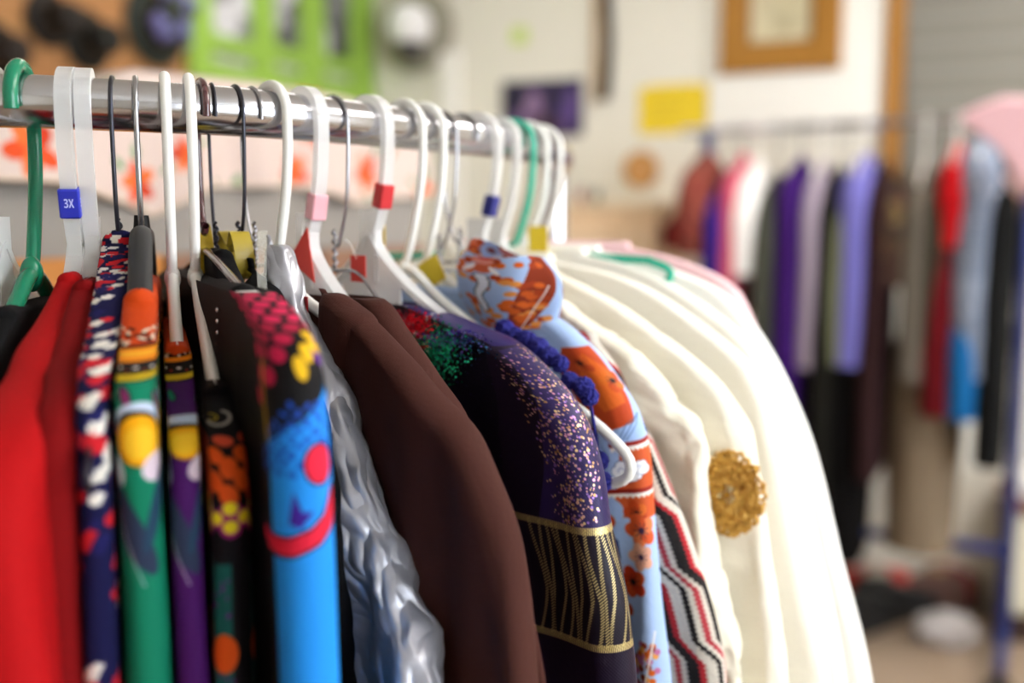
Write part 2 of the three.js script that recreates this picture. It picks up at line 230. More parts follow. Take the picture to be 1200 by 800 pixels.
garment(hA, 'black_blouse', 'black blouse on the dark green hanger', 'clothing', sleeved(hA, 0.06, { t: 0.012 }), cloth(0x101012), { seed: 2 });
const redCloth = cloth(0xa8070d, { roughness: 0.8 });
garment(hB, 'red_dress', 'bright red dress with a smooth wide sleeve', 'clothing', (() => { const y = s => armY(hB, s) + 0.004; return [[0.035, y(0.03) - 0.004, 0.006], [0.06, y(0.06) - 0.004, 0.008], [0.13, y(0.13), 0.012], [0.2, y(0.2) - 0.004, 0.017], [0.225, -0.24, 0.02], [0.24, -0.36, 0.019], [0.23, -0.6, 0.024], [0.22, -0.95, 0.026]]; })(), redCloth, { seed: 3, fold: 0.008, freq: 9 });
garment(hC, 'red_dress', 'deep red dress tucked behind the bright red one', 'clothing', sleeved(hC, 0.055, { t: 0.009, L: 0.18, out: 0.01 }), cloth(0x78060a), { seed: 4, fold: 0.007 });
{ // navy, red and white broken check
  const tex = print(1024, (g, r) => { g.fillStyle = '#15153f'; g.fillRect(-0.3, 0, 0.6, 0.6); const cs = ['#c41f2a', '#ded9d0', '#c41f2a', '#e7e2da', '#1b1b52']; for (let k = 0; k < 2500; k++) { const x = (r() - 0.5) * 0.52, y = r() * 0.62, c = cs[Math.floor(r() * 5)], n = 3 + Math.floor(r() * 4); g.fillStyle = c; for (let i = 0; i < n; i++) { const u = 0.0016; g.fillRect(x + i * u * 0.9, y + (i % 2 ? 1 : -1) * u * 0.6 + i * u * 0.5, u * 1.5, u * 2.2); g.fillRect(x - u * 1.2 + i * u * 0.5, y + i * u, u * 3.2, u); } if (k < 160) { g.fillStyle = k % 2 ? '#c41f2a' : '#ded9d0'; const X = (r() - 0.5) * 0.07, Y = 0.055 + r() * 0.09; for (let i = 0; i < 4; i++) g.fillRect(X + i * 0.0012, Y + (i % 2) * 0.0012, 0.003, 0.003); } } }, 8);
  garment(hD, 'patterned_blouse', 'navy blouse with a jagged red and white pattern', 'clothing', sleeved(hD, 0.012, { t: 0.007, L: 0.18, out: 0.012, t0: 0.0098 }), cloth(0xffffff, { map: tex }), { seed: 5, fold: 0.003 });
}
const band = (g, a, b, c, sag = 0) => { g.fillStyle = c; g.beginPath(); for (let k = 0; k <= 40; k++) { const x = -0.25 + k / 80; g.lineTo(x, a + sag * Math.sin(x * 110)); } for (let k = 40; k >= 0; k--) { const x = -0.25 + k / 80; g.lineTo(x, b + sag * Math.sin(x * 110)); } g.fill(); };
function tropical(h, prof, body, accent) {
  const R = py => row(h, prof, py);
  return print(1024, (g, r) => {
    g.fillStyle = body; g.fillRect(-0.3, 0, 0.6, 0.6);
    band(g, 0, R(425), '#c8420c'); for (let k = 0; k < 420; k++) blob(g, (r() - 0.5) * 0.5, R(382) + r() * (R(405) - R(382)), 0.0026, 0.0013, k % 2 ? '#d9c9b8' : '#2a0d08', r() * 3);
    band(g, R(404), R(407), '#140808', 0.002); band(g, R(408), R(424), '#e8860f', 0.002); band(g, R(411), R(418), '#f0a92a', 0.002);
    band(g, R(424), R(440), '#100b0c', 0.002); for (let k = -30; k < 30; k++) { blob(g, k * 0.008, R(431), 0.0013, 0.0013, '#e6dcd8'); blob(g, k * 0.008 + 0.004, R(434), 0.0008, 0.001, '#b02a20'); }
    band(g, R(438), R(445), '#c7a916', 0.002); band(g, R(445), R(447), '#15140c', 0.002);
    for (let k = -20; k < 20; k++) { const x = k * 0.016 + 0.005; blob(g, x, R(463 + (k % 2 ? 9 : 0)), 0.0028, 0.006, '#10101c', 0.2); blob(g, x, R(463 + (k % 2 ? 9 : 0)), 0.002, 0.005, accent, 0.2); }
    for (let k = -6; k < 7; k++) { const x = k * 0.045 + 0.003; blob(g, x - 0.002, R(498), 0.0135, 0.01, '#c3cfe6', 0.4); blob(g, x - 0.003, R(513), 0.0125, 0.0125, '#10131c', 0.4); blob(g, x - 0.004, R(516), 0.011, 0.0112, '#f0a80c', 0.4); blob(g, x - 0.004, R(519), 0.008, 0.007, '#f6bf2a', 0.4); blob(g, x - 0.012, R(548), 0.008, 0.006, '#dcc9d6', 0.5); blob(g, x + 0.01, R(556), 0.006, 0.008, '#d9e0ee', 0.2); blob(g, x + 0.006, R(605), 0.007, 0.03, '#2b3550', 0.5); for (let q = 0; q < 24; q++) blob(g, x + 0.013 - q * 0.0007, R(575) + q * 0.0018, 0.0004, 0.0009, '#cfd6e2', 0.9); blob(g, x - 0.01, R(600), 0.003, 0.02, '#24405a', -0.3); }
  }, 21);
}
{
  const p = sleeved(hE, 0.098, { t: 0.0088, L: 0.185, out: 0.01, lift: 0.009, t0: 0.008 });
  garment(hE, 'print_shirt', 'teal green print shirt with orange neck bands and a yellow disc', 'clothing', p, cloth(0xffffff, { map: tropical(hE, p, '#0b7a5c', '#8f2a6a'), roughness: 0.7 }), { seed: 6, fold: 0.003 });
  const q = sleeved(hF, 0.1, { t: 0.0068, L: 0.185, out: 0.01 });
  garment(hF, 'print_shirt', 'purple print shirt with orange neck bands on a white hanger', 'clothing', q, cloth(0xffffff, { map: tropical(hF, q, '#43105c', '#127a58'), roughness: 0.7 }), { seed: 7, fold: 0.003 });
  const s = sleeved(hG, 0.14, { t: 0.009, L: 0.19, out: 0.01 }), R = py => row(hG, s, py);
  const tex = print(1024, (g, r) => {
    g.fillStyle = '#0e0c12'; g.fillRect(-0.3, 0, 0.6, 0.6);
    for (let k = -9; k < 10; k++) { const x = k * 0.026 + 0.002; g.strokeStyle = '#9a938c'; g.lineWidth = 0.0022; g.beginPath(); g.arc(x, R(489), 0.0065, 0.6, 4.2); g.stroke(); g.strokeStyle = '#b89c20'; g.lineWidth = 0.001; g.beginPath(); g.arc(x + 0.003, R(488), 0.003, 1, 5); g.stroke(); }
    for (let j = 0; j < 5; j++) for (let k = -25; k < 25; k++) blob(g, k * 0.0135 + (j % 2) * 0.006 + r() * 0.002, R(516 + j * 16), 0.0044, 0.0056, j ? '#cc4a12' : '#c8452a', r());
    for (let j = 0; j < 3; j++) for (let k = -25; k < 25; k++) { blob(g, k * 0.014 + (j % 2) * 0.007, R(598 + j * 11), 0.0052, 0.0042, '#8a1266'); blob(g, k * 0.014 + (j % 2) * 0.007, R(596 + j * 11), 0.0036, 0.003, '#d8c81e'); }
    for (let k = -12; k < 12; k++) { g.fillStyle = '#0f4d4a'; g.fillRect(k * 0.02, R(660), 0.009, 0.06); for (let i = 0; i < 20; i++) blob(g, k * 0.02 + r() * 0.009, R(665) + r() * 0.055, 0.0007, 0.0011, '#5a1d6a'); blob(g, k * 0.021 + 0.004, R(765), 0.0065, 0.009, '#c84a10'); }
  }, 31);
  garment(hG, 'print_shirt', 'black print shirt with rows of orange and yellow spots', 'clothing', s, cloth(0xffffff, { map: tex, roughness: 0.75 }), { seed: 8, fold: 0.003 });
}
garment(hBk, 'velvet_dress', 'black velvet dress hanging behind the white hangers', 'clothing', sleeved(hBk, 0.03, { t: 0.009, L: 0.17, out: 0.0 }), cloth(0x08080a), { seed: 9 });
{ // pink petals and a blue sleeve
  const p = traced(hH, [[288, 348], [300, 342], [326, 368], [349, 412], [354, 450], [360, 520], [364, 600], [369, 700], [373, 800]], -0.85, 0.02, 0.008, 0.013);
  const edgeX = [[340, 330], [412, 349], [450, 354], [520, 360], [600, 364], [700, 369], [800, 373]], S = (x, y) => { let e = 354; for (let i = 0; i < 6; i++) if (y >= edgeX[i][0]) e = edgeX[i][1] + (edgeX[i + 1][1] - edgeX[i][1]) * (y - edgeX[i][0]) / (edgeX[i + 1][0] - edgeX[i][0]); const u = (e - 34 - x) / 35; return [Math.abs(u) < 1 ? 0.013 * Math.asin(u) : Math.sign(u) * (0.0204 + (Math.abs(u) - 1) * 0.06), row(hH, p, y)]; }, Y = y => row(hH, p, y);
  const tex = print(1024, (g, r) => {
    g.fillStyle = '#0b090c'; g.fillRect(-0.3, 0, 0.6, 0.6);
    poly(g, [[-0.06, Y(452)], S(352, 456), S(318, 494), [0.021, Y(520)], [0.023, 0.6], [-0.06, 0.6]], '#1f86dd');
    for (let i = 0; i < 10; i++) for (let j = 0; j < 9; j++) { const x = -0.03 + i * 0.007 + (j % 2) * 0.003, y = Y(470 + j * 10); if (y > Y(455) + x * 0.9) for (let k = 0; k < 4; k++) blob(g, x + r() * 0.003, y + r() * 0.003, 0.0012, 0.001, '#1b4bb0'); }
    const c = S(342, 545), c2 = S(330, 590);
    blob(g, c[0], c[1], 0.0078, 0.0092, '#141428'); blob(g, c[0], c[1], 0.0068, 0.0082, '#d6203c');
    line(g, [S(362, 585), S(356, 612), S(338, 630), S(312, 640), S(285, 642)], '#141428', 0.0095); line(g, [S(362, 585), S(356, 612), S(338, 630), S(312, 640), S(285, 642)], '#cf1d38', 0.0072);
    poly(g, [S(312, 575), S(322, 600), S(336, 600), S(320, 618), S(308, 612)], '#3a1c84'); void c2;
    for (let j = 0; j < 13; j++) for (let k = 0; k < 6; k++) { const y = S(330, 345)[1] + j * 0.0105, x = -0.03 + k * 0.0115 + (j % 2) * 0.005, lim = Y(392) + Math.max(0, x + 0.008) * 1.15; if (y < lim) blob(g, x, y, 0.0046, 0.0046, j < 5 ? '#d81e56' : '#b01540', 0.3 + r()); }
    const q = S(345, 402); blob(g, q[0], q[1] + 0.004, 0.009, 0.01, '#551a7c'); for (const [x, y, a] of [[332, 395, 0.5], [326, 412, 0.2], [340, 408, 0.9], [350, 398, 1.4], [318, 430, 0.2]]) { const v = S(x, y); blob(g, v[0], v[1], 0.003, 0.006, '#dcae1a', a); }
    for (let k = 0; k < 7; k++) blob(g, 0.0235, Y(430 + k * 14), 0.0017, 0.0036, '#c29212', 0.2);
  }, 41);
  const g = garment(hH, 'print_dress', 'dress with a bright blue sleeve and pink petal print', 'clothing', p, cloth(0xffffff, { map: tex, roughness: 0.7 }), { seed: 10, fold: 0.003 });
  const a = local(hH, 290, 352); part('neck_label', rbox(0.008, 0.01, 0.014, 0.002, a[0], a[1], 0).rotateZ(0), std(0xe8e6e2, 0.8), g);
  // small beads along the inner edge
  for (let k = 0; k < 9; k++) { const [s, y] = local(hH, 282, 362 + k * 13); part('bead', new THREE.SphereGeometry(0.0012, 8, 6).translate(s, y, 0.012), chrome, g); }
}
{ // gold ribbon bow and its hanging tails
  const g = seat(thing('ribbon_bow', 'gold satin ribbon knotted round the thin wire hanger', 'ribbon'), hI), n = -0.083, sat = new THREE.MeshPhysicalMaterial({ color: 0xa8922c, roughness: 0.32, sheen: 0.5, side: THREE.DoubleSide });
  for (const [s, lx] of [[-1, 0.016], [1, 0.02]]) part('loop', ribbon([[0, n, 0.002], [s * lx * 0.7, n + 0.009, 0.004], [s * lx, n - 0.004, 0.003], [s * lx * 0.8, n - 0.02, 0.001], [s * 0.004, n - 0.008, 0]], 0.012, 0.0006, 30), sat, g);
  part('knot', rbox(0.008, 0.01, 0.013, 0.004, 0, n, 0), sat, g);
  part('tail', ribbon([[0.002, n - 0.004, 0.002], [0.014, n - 0.02, 0.006], [0.02, n - 0.045, 0.008], [0.03, n - 0.07, 0.006]], t => 0.011 * (1 - t * 0.5), 0.0006, 24), sat, g);
  const q = local(hBk, 252, 300), g2 = seat(thing('ribbon_tail', 'pointed yellow ribbon end hanging beside the white hanger', 'ribbon'), hBk);
  part('strip', ribbon([[q[0] - 0.004, q[1] + 0.02, 0.004], [q[0], q[1], 0.006], [q[0] + 0.005, q[1] - 0.024, 0.005]], t => 0.011 * Math.sin(Math.PI * (0.12 + 0.85 * t)), 0.0006, 24).rotateY(0), std(0xcfae1c, 0.5), g2);
}
{ // silver satin sleeve under clear film
  const p = traced(hS, [[318, 288], [332, 290], [352, 372], [390, 450], [428, 560], [452, 640], [478, 720], [510, 800]], -0.8, 0.03, 0.008, 0.015);
  const satin = new THREE.MeshPhysicalMaterial({ color: 0xa2a2aa, roughness: 0.34, metalness: 0.5, side: THREE.DoubleSide, bumpMap: wrinkle, bumpScale: 0.007 });
  const g = garment(hS, 'satin_gown', 'crumpled silver satin gown beside the blue sleeve', 'clothing', p, satin, { seed: 11, fold: 0.006, wob: 0.003, rows: 260, ns: 50, from: 0.03 });
  part('clear_strap', ribbon([[...local(hS, 330, 270), 0.012], [...local(hS, 340, 320), 0.018], [...local(hS, 350, 372), 0.022], [...local(hS, 330, 405), 0.02]], 0.006, 0.0006, 40), clearFilm, g);
  const q = traced(hI, [[296, 315], [318, 345], [336, 400], [352, 450], [374, 520], [386, 600], [395, 700], [401, 800]], -0.9, 0.0, 0.008, 0.013);
  garment(hI, 'black_gown', 'black gown between the blue sleeve and the silver satin', 'clothing', q, cloth(0x07070a), { seed: 12, from: 0.03 });
}
// ---------------------------------------------------------------- clothes at the right, their shoulders turned to the light
const hJ = hang(322, 46, -0.1), hK = hang(362, 45.5, -0.082), hL = hang(393, 43, -0.085), hM = hang(436, 40, -0.08), hN = hang(474, 37, -0.1), hO = hang(497, 34, -0.1);
fit(hJ, 482, 430); fit(hK, 505, 440); fit(hL, 560, 470); fit(hM, 640, 437); fit(hN, 690, 478); fit(hO, 715, 432);
tubular(hJ, whitePlastic, 'white tubular hanger inside the brown jacket', { r: 0.0037, L: 0.15 });
frostedHanger(hK, 'frosted plastic hanger with a pink size clip', { clip: { m: std(0xe8a9b4, 0.5), label: 'pink size clip', dy: -0.006 } });
wireHanger(hL, wireSteel, 'steel wire hanger between the frosted hangers with clips', { L: 0.13 });
frostedHanger(hM, 'frosted plastic hanger with a red size clip', { clip: { m: std(0xc8242c, 0.45), label: 'red size clip' } });
tubular(hN, whitePlastic, 'white tubular hanger strung with blue pompoms', { r: 0.0036, L: 0.195 });
tubular(hO, whitePlastic, 'white tubular hanger inside the floral blouse', { r: 0.0036, L: 0.15 });
const brown = cloth(0x40201a, { roughness: 0.8 });
{
  const p = traced(hJ, [[384, 352], [394, 346], [432, 378], [482, 430], [530, 488], [560, 533], [590, 605], [610, 690], [628, 800]], -0.8, 0.03, 0.007, 0.014);
  const g = seat(thing('brown_jacket', 'plain dark brown jacket hanging open, with a sloping shoulder', 'clothing'), hJ), s0 = p[0][0] + 0.002, half = loft(p, { seed: 13, fold: 0.009, freq: 11, from: s0 });
  part('shoulder_half', half, brown, g); part('shoulder_half', half.clone().scale(-1, 1, 1), brown, g);
  part('back_panel', loft(p.map(([s, y], i) => [s - 0.004, y - (i < 2 ? 0.05 - i * 0.02 : 0.014), 0.003]), { rows: 60, fold: 0.002, seed: 14 }).translate(0, 0, -0.011), brown, g);
  const c = [[384, 354], [394, 344], [412, 358], [433, 380], [428, 420], [424, 520], [422, 640], [420, 800]].map(([x, y], i) => [...local(hJ, x, y), 0.0095 + 0.0012 * Math.min(i, 5)]);
  part('front_panel', loft(c, { rows: 70, fold: 0.002, seed: 14, from: s0 - 0.002 }), brown, g);
  const q = traced(hK, [[420, 372], [433, 350], [448, 354], [470, 386], [505, 440], [540, 492], [570, 550], [600, 660], [615, 800]], -0.8, 0.02, 0.007, 0.012);
  garment(hK, 'brown_jacket', 'dark brown jacket behind the first, on the pink clipped hanger', 'clothing', q, brown, { seed: 15, fold: 0.006 });
}
const redTag = std(0xd63a30, 0.6), yellowTag = std(0xe0c428, 0.6), amberTag = std(0xd8b64a, 0.6);
paperTag(hK, 366, 298, 0.008, 0.03, 0.036, redTag, 'red triangular price tag on the pink clipped hanger', 'tag', 0, true);
paperTag(hJ, 373, 376, 0.012, 0.016, 0.032, std(0xa8141c, 0.6), 'dark red rectangular price tag beside the brown jacket', 'tag');
paperTag(hL, 412, 315, -0.006, 0.016, 0.018, redTag, 'small red price tag between two frosted hangers', 'tag');
paperTag(hM, 425, 290, -0.012, 0.022, 0.034, amberTag, 'amber price tag behind the red clipped hanger', 'tag');
paperTag(hO, 512, 318, 0.006, 0.02, 0.02, yellowTag, 'yellow price tag beside the floral collar', 'tag', 0.5);
paperTag(hO, 540, 302, -0.014, 0.016, 0.014, yellowTag, 'small yellow price tag peeping over the floral collar', 'tag', 0.4);
{ // sequinned jacket with a lame sleeve
  const p = traced(hM, [[474, 376], [488, 357], [520, 367], [560, 384], [600, 402], [640, 437], [680, 490], [703, 550], [714, 612], [732, 690], [742, 800]], -0.8, 0.03, 0.009, 0.016);
  const S = (x, y) => spot(hM, p, x, y), r0 = rng(91);
  const metal = canvas(1024, 1024, (g, w, h) => { g.fillStyle = '#000'; g.fillRect(0, 0, w, h); });
  const mg = metal.getContext('2d'); mg.setTransform(1024 / TW, 0, 0, 1024 / TL, 512, 0); mg.lineCap = 'round';
  const cuff = [], x0 = 0.075, cy0 = S(690, 612)[1], cy1 = S(720, 748)[1];
  for (let k = 0; k < 13; k++) { const pts = [], x = -0.006 + k * 0.0052 + r0() * 0.002; for (let j = 0; j <= 10; j++) pts.push([x + 0.002 * Math.sin(j * 0.5 + k * 1.7) + (j > 6 ? (j - 6) * 0.0012 : 0), cy0 + (cy1 - cy0) * j / 10]); cuff.push(pts); }
  const tex = print(1024, (g, r) => {
    g.fillStyle = '#0d0a1a'; g.fillRect(-0.3, 0, 0.6, 0.6);
    for (let k = 0; k < 2600; k++) blob(g, (r() - 0.2) * 0.3, r() * 0.5, 0.0006, 0.0006, ['#24184a', '#1a1338', '#33205c', '#0a0914'][k % 4]);
    poly(g, [[-0.06, S(585, 402)[1] - 0.01], S(585, 402), S(592, 430), S(602, 500), S(606, 620), S(604, 800), [-0.06, 0.6]], '#1b1126');
    poly(g, [[-0.06, S(600, 408)[1] - 0.02], S(600, 408), S(640, 452), S(652, 500), S(650, 600), [-0.06, cy0]], '#2c2150');
    poly(g, [[-0.06, cy0], [x0, cy0], [x0, cy1], [-0.06, cy1]], '#171020');
    poly(g, [[-0.06, 0], [0.016, 0], [0.016, S(585, 402)[1]], [-0.06, S(585, 402)[1]]], '#2a2058');
    const sp = (x, y, rr, c) => { blob(g, x, y, rr, rr, c); blob(mg, x, y, rr, rr, '#fff'); };
    for (let k = 0; k < 1700; k++) { const q = S(600 + r() * 105, 405 + r() * 200); if (q[0] < 0.04) sp(q[0] - 0.012 * r(), q[1], 0.0004 + 0.0007 * r(), ['#d9a99a', '#e3c58c', '#c98aa0', '#b58a5a', '#8a6ab0'][k % 5]); }
    for (const pts of cuff) { line(g, pts, '#2c2420', 0.003); for (const [i, [x, y]] of pts.entries()) if (i) for (let q = 0; q < 4; q++) { const a = pts[i - 1], t = q / 4, X = a[0] + (x - a[0]) * t, Y = a[1] + (y - a[1]) * t; line(g, [[X - 0.0011, Y - 0.0009], [X + 0.0011, Y + 0.0009]], '#cdbb86', 0.0007); line(mg, [[X - 0.0011, Y - 0.0009], [X + 0.0011, Y + 0.0009]], '#fff', 0.0009); } }
    for (const y of [cy0, cy1]) for (let q = 0; q < 90; q++) { const X = -0.02 + q * 0.0012; line(g, [[X, y - 0.002], [X + 0.001, y + 0.002]], '#d2be80', 0.0009); line(mg, [[X, y - 0.002], [X + 0.001, y + 0.002]], '#fff', 0.0009); }
  }, 51);
  const mm = ctex(metal, false);
  const m = new THREE.MeshPhysicalMaterial({ color: 0xffffff, map: tex, metalness: 0.85, metalnessMap: mm, roughness: 0.42, specularIntensity: 0.35, side: THREE.DoubleSide, bumpMap: weave, bumpScale: 0.0003 });
  const g = garment(hM, 'sequinned_jacket', 'dark purple jacket with glitter shoulder and gold braided lame sleeve', 'clothing', p, m, { seed: 16, fold: 0.005, freq: 7 });
  // loose glitter: small tilted discs in red and green fields over the shoulder
  const P = smoothProf(p, 300), glit = (n, cx, cy, rx, ry, col, seed, name) => {
    const r = rng(seed), gs = [], d = new THREE.CircleGeometry(0.00075, 5);
    for (let k = 0; k < n; k++) {
      const a = r() * 6.283, q = Math.sqrt(-Math.log(1 - r() * 0.97)) * 0.62, [s, y] = local(hM, cx + rx * q * Math.cos(a), cy + ry * q * Math.sin(a) + 8 * q); let b = P[0]; for (const v of P) if (Math.abs(v.y - y) < Math.abs(b.y - y)) b = v;
      if (s > b.x - 0.001) continue; const e = b.x - s, z = e < b.z ? Math.sqrt(Math.max(0, b.z * b.z - (b.z - e) ** 2)) : b.z;
      gs.push(d.clone().rotateX((r() - 0.5) * 1.6).rotateY((r() - 0.5) * 1.6).translate(s, y, z + 0.0016 + r() * 0.0006));
    }
    const o = part(name, merge(gs), std(col, 0.22, { metalness: 0.7 }), g); o.userData.kind = 'stuff'; return o;
  };
  glit(700, 503, 376, 30, 24, 0xff2a44, 61, 'red_glitter'); glit(900, 535, 402, 38, 40, 0x22b888, 62, 'green_glitter'); glit(160, 490, 395, 45, 55, 0xe8e8ee, 63, 'silver_glitter'); glit(260, 560, 398, 40, 20, 0x3a6a9a, 64, 'blue_glitter'); glit(500, 556, 388, 52, 12, 0x6a58b8, 65, 'violet_glitter');
  const lip = [[582, 401], [600, 404], [640, 440], [679, 492], [702, 552], [713, 612], [731, 690], [741, 800]].map(([x, y], i) => { const [s, yy] = local(hM, x, y); return [s + 0.002, yy, 0.012 + 0.0014 * Math.min(i, 5)]; });
  void lip;
}
{ // string of blue pompoms along the white hanger arm
  const g = seat(thing('pompom_garland', 'string of royal blue yarn pompoms along a white hanger arm', 'garland'), hN), m = std(0x1f1f78, 0.95), r = rng(71);
  const spots = [[596, 392], [608, 400], [622, 405], [636, 413], [648, 424], [660, 432], [672, 452], [688, 460], [694, 470], [706, 545], [709, 570]];
  const pts = spots.map(([x, y]) => { const [s, yy] = local(hN, x, y); return [s, yy + 0.004, 0.004]; });
  part('cord', tube(pts, 0.0012, false, 60, 6), m, g);
  const geos = [0, 1, 2].map(k => { const b = new THREE.IcosahedronGeometry(1, 4), p = b.attributes.position; for (let i = 0; i < p.count; i++) { const v = V3(p.getX(i), p.getY(i), p.getZ(i)), q = 1 + 0.28 * noise.noise(v.x * 5 + k * 9, v.y * 5, v.z * 5) + 0.14 * noise.noise(v.x * 14, v.y * 14, v.z * 14 + k); p.setXYZ(i, v.x * q, v.y * q, v.z * q); } b.computeVertexNormals(); return b; });
  pts.forEach(([x, y, z], i) => { const o = part('pompom', geos[i % 3], m, g); o.position.set(x, y, z); o.scale.setScalar(0.0058 + 0.0016 * r()); });
}
{ // floral blouse
  const p = traced(hO, [[585, 348], [618, 356], [655, 374], [688, 402], [715, 432], [740, 470], [757, 520], [765, 600], [774, 690], [786, 800]], -0.75, 0.02, 0.008, 0.013);
  const S = (x, y) => spot(hO, p, x, y);
  const flower = (g, x, y, s, c, d) => { for (let k = 0; k < 5; k++) blob(g, x + s * 0.55 * Math.cos(k * 1.257), y + s * 0.55 * Math.sin(k * 1.257), s * 0.62, s * 0.5, c[k % c.length], k * 1.257); blob(g, x, y, s * 0.22, s * 0.22, d); for (let k = 0; k < 9; k++) line(g, [[x, y], [x + s * 0.55 * Math.cos(k * 0.7), y + s * 0.55 * Math.sin(k * 0.7)]], d, s * 0.05); };
  const cloud = (g, x, y, s) => { for (const [c, q] of [['#4a5a8a', 1.1], ['#eef0f8', 1]]) for (const [a, b, w] of [[-0.9, 0.2, 0.5], [-0.3, -0.3, 0.6], [0.4, -0.2, 0.65], [0.9, 0.2, 0.5], [0, 0.3, 0.7], [-0.5, 0.5, 0.4], [0.5, 0.55, 0.4]]) blob(g, x + a * s, y + b * s, w * s * q, w * s * q, c); g.strokeStyle = '#6a7aa8'; g.lineWidth = s * 0.06; g.beginPath(); g.arc(x - s * 0.2, y, s * 0.35, 3, 6.6); g.stroke(); g.beginPath(); g.arc(x + s * 0.5, y + s * 0.1, s * 0.3, 3, 6.6); g.stroke(); };
  const scallop = (g, a, b, w) => { line(g, [[a[0], a[1] - w], [b[0], b[1] - w]], '#8e1f16', w * 1.6); line(g, [a, b], '#f1ece6', w); for (let k = 0; k <= 16; k++) blob(g, a[0] + (b[0] - a[0]) * k / 16, a[1] + (b[1] - a[1]) * k / 16 + w * 0.5, w * 0.55, w * 0.55, '#f1ece6'); };
  const reds = ['#c2451c', '#d2561f', '#b53a1c', '#d96a2a'];
  const tex = print(1024, (g, r) => {
    g.fillStyle = '#a4bde6'; g.fillRect(-0.3, 0, 0.6, 0.6);
    for (let k = 0; k < 70; k++) { const x = (r() - 0.5) * 0.5, y = r() * 0.6; if (Math.abs(x) < 0.05 && y > 0.1) continue; flower(g, x, y, 0.009 + r() * 0.01, reds, '#2a1420'); }
    let q = S(705, 445); poly(g, [S(668, 405), S(700, 405), S(745, 462), S(752, 498), S(735, 505), S(700, 500), S(664, 430)], '#b8431c'); poly(g, [S(690, 412), S(722, 432), S(742, 470), S(720, 480), S(690, 450)], '#d2601f'); flower(g, ...S(690, 423), 0.008, ['#b5421c', '#c8551f'], '#1c1218'); flower(g, ...S(728, 445), 0.0085, ['#d2671f', '#c04a1a'], '#181018'); void q;
    poly(g, [S(728, 500), S(760, 490), S(764, 510), S(735, 520)], '#9db9e6');
    for (let k = 0; k < 3; k++) line(g, [S(735 + k * 4, 512), S(742 + k * 6, 495), S(758, 484)], '#3c5c94', 0.0005);
    poly(g, [[-0.05, S(765, 514)[1]], S(736, 522), S(730, 600), [-0.05, S(765, 600)[1]]], '#c8562a');
    scallop(g, S(728, 522), [-0.03, S(765, 512)[1]], 0.0022); cloud(g, ...S(744, 548), 0.0075); cloud(g, ...S(760, 545), 0.005);
    scallop(g, S(718, 574), [-0.03, S(768, 570)[1]], 0.0022);
    blob(g, ...S(728, 592), 0.008, 0.008, '#a9c3f0'); flower(g, ...S(754, 598), 0.008, reds, '#1d1016');
    blob(g, ...S(722, 604), 0.006, 0.0055, '#c8481c'); flower(g, ...S(760, 618), 0.0105, ['#d2552a', '#e07a4a'], '#3a2440');
    poly(g, [S(722, 612), S(734, 628), S(736, 648), S(732, 668), S(722, 655)], '#26306c');
    flower(g, ...S(760, 648), 0.0085, ['#e3a78c', '#dba08a'], '#3a2440'); flower(g, ...S(750, 676), 0.0095, ['#b8371c', '#c24a22'], '#1a0e10'); blob(g, ...S(745, 708), 0.0038, 0.0042, '#b0401c');
    for (let k = 0; k < 60; k++) { const v = S(752 + r() * 30, 745 + r() * 70); blob(g, v[0], v[1], 0.0022, 0.0022, ['#d2601f', '#e39a4a', '#8a3320', '#b86a9a'][k % 4]); } line(g, [S(766, 800), S(778, 735)], '#efe6e0', 0.0012); line(g, [S(742, 740), S(750, 760), S(746, 800)], '#98351f', 0.004);
  }, 81);
  const g = garment(hO, 'floral_blouse', 'pale blue blouse with orange poppies and a frilled collar', 'clothing', p, cloth(0xffffff, { map: tex, roughness: 0.55 }), { seed: 17, fold: 0.004 });
  // standing collar: a soft roll of the same cloth with a folded edge
  const ctx2 = ctex(canvas(512, 256, (g2, w, h) => { const r = rng(82); g2.setTransform(w, 0, 0, w, 0, 0); g2.fillStyle = '#a3bce6'; g2.fillRect(0, 0, 1, 1); for (const x of [0.06, 0.42, 0.9]) { blob(g2, x, 0.25, 0.06, 0.3, '#8a3218', 0.3); } for (let k = 0; k < 90; k++) blob(g2, 0.12 + 0.36 * r(), r() * 0.5, 0.018, 0.018, ['#c9581c', '#a53c18', '#7c2a18', '#d87a30'][k % 4]); for (let k = 0; k < 90; k++) blob(g2, 0.55 + 0.4 * r(), r() * 0.5, 0.02, 0.02, ['#c9581c', '#a53c18', '#e09048', '#d2601f'][k % 4]); for (const bx of [0.3, 0.72]) { for (let k = 0; k < 9; k++) { blob(g2, bx + 0.012 * Math.sin(k), 0.14 + k * 0.026, 0.034 - k * 0.0022, 0.022, '#1c2238'); } for (let k = 0; k < 9; k++) blob(g2, bx + 0.012 * Math.sin(k), 0.14 + k * 0.026, 0.027 - k * 0.002, 0.02, '#dfe4f2'); blob(g2, bx, 0.08, 0.05, 0.03, '#c25a3a'); blob(g2, bx - 0.05, 0.09, 0.012, 0.035, '#e6e2ea', 0.6); blob(g2, bx + 0.05, 0.09, 0.012, 0.035, '#e6e2ea', -0.6); blob(g2, bx, 0.03, 0.05, 0.022, '#d98a80'); blob(g2, bx, 0.012, 0.03, 0.008, '#c8301c'); } line(g2, [[0.2, 0], [0.22, 0.5]], '#ded6dc', 0.006); line(g2, [[0.84, 0.5], [0.95, 0.2]], '#e2d6d6', 0.006); }));
  const a = local(hO, 592, 338), N = 72, M = 18, pos = [], uv = [], idx = [];
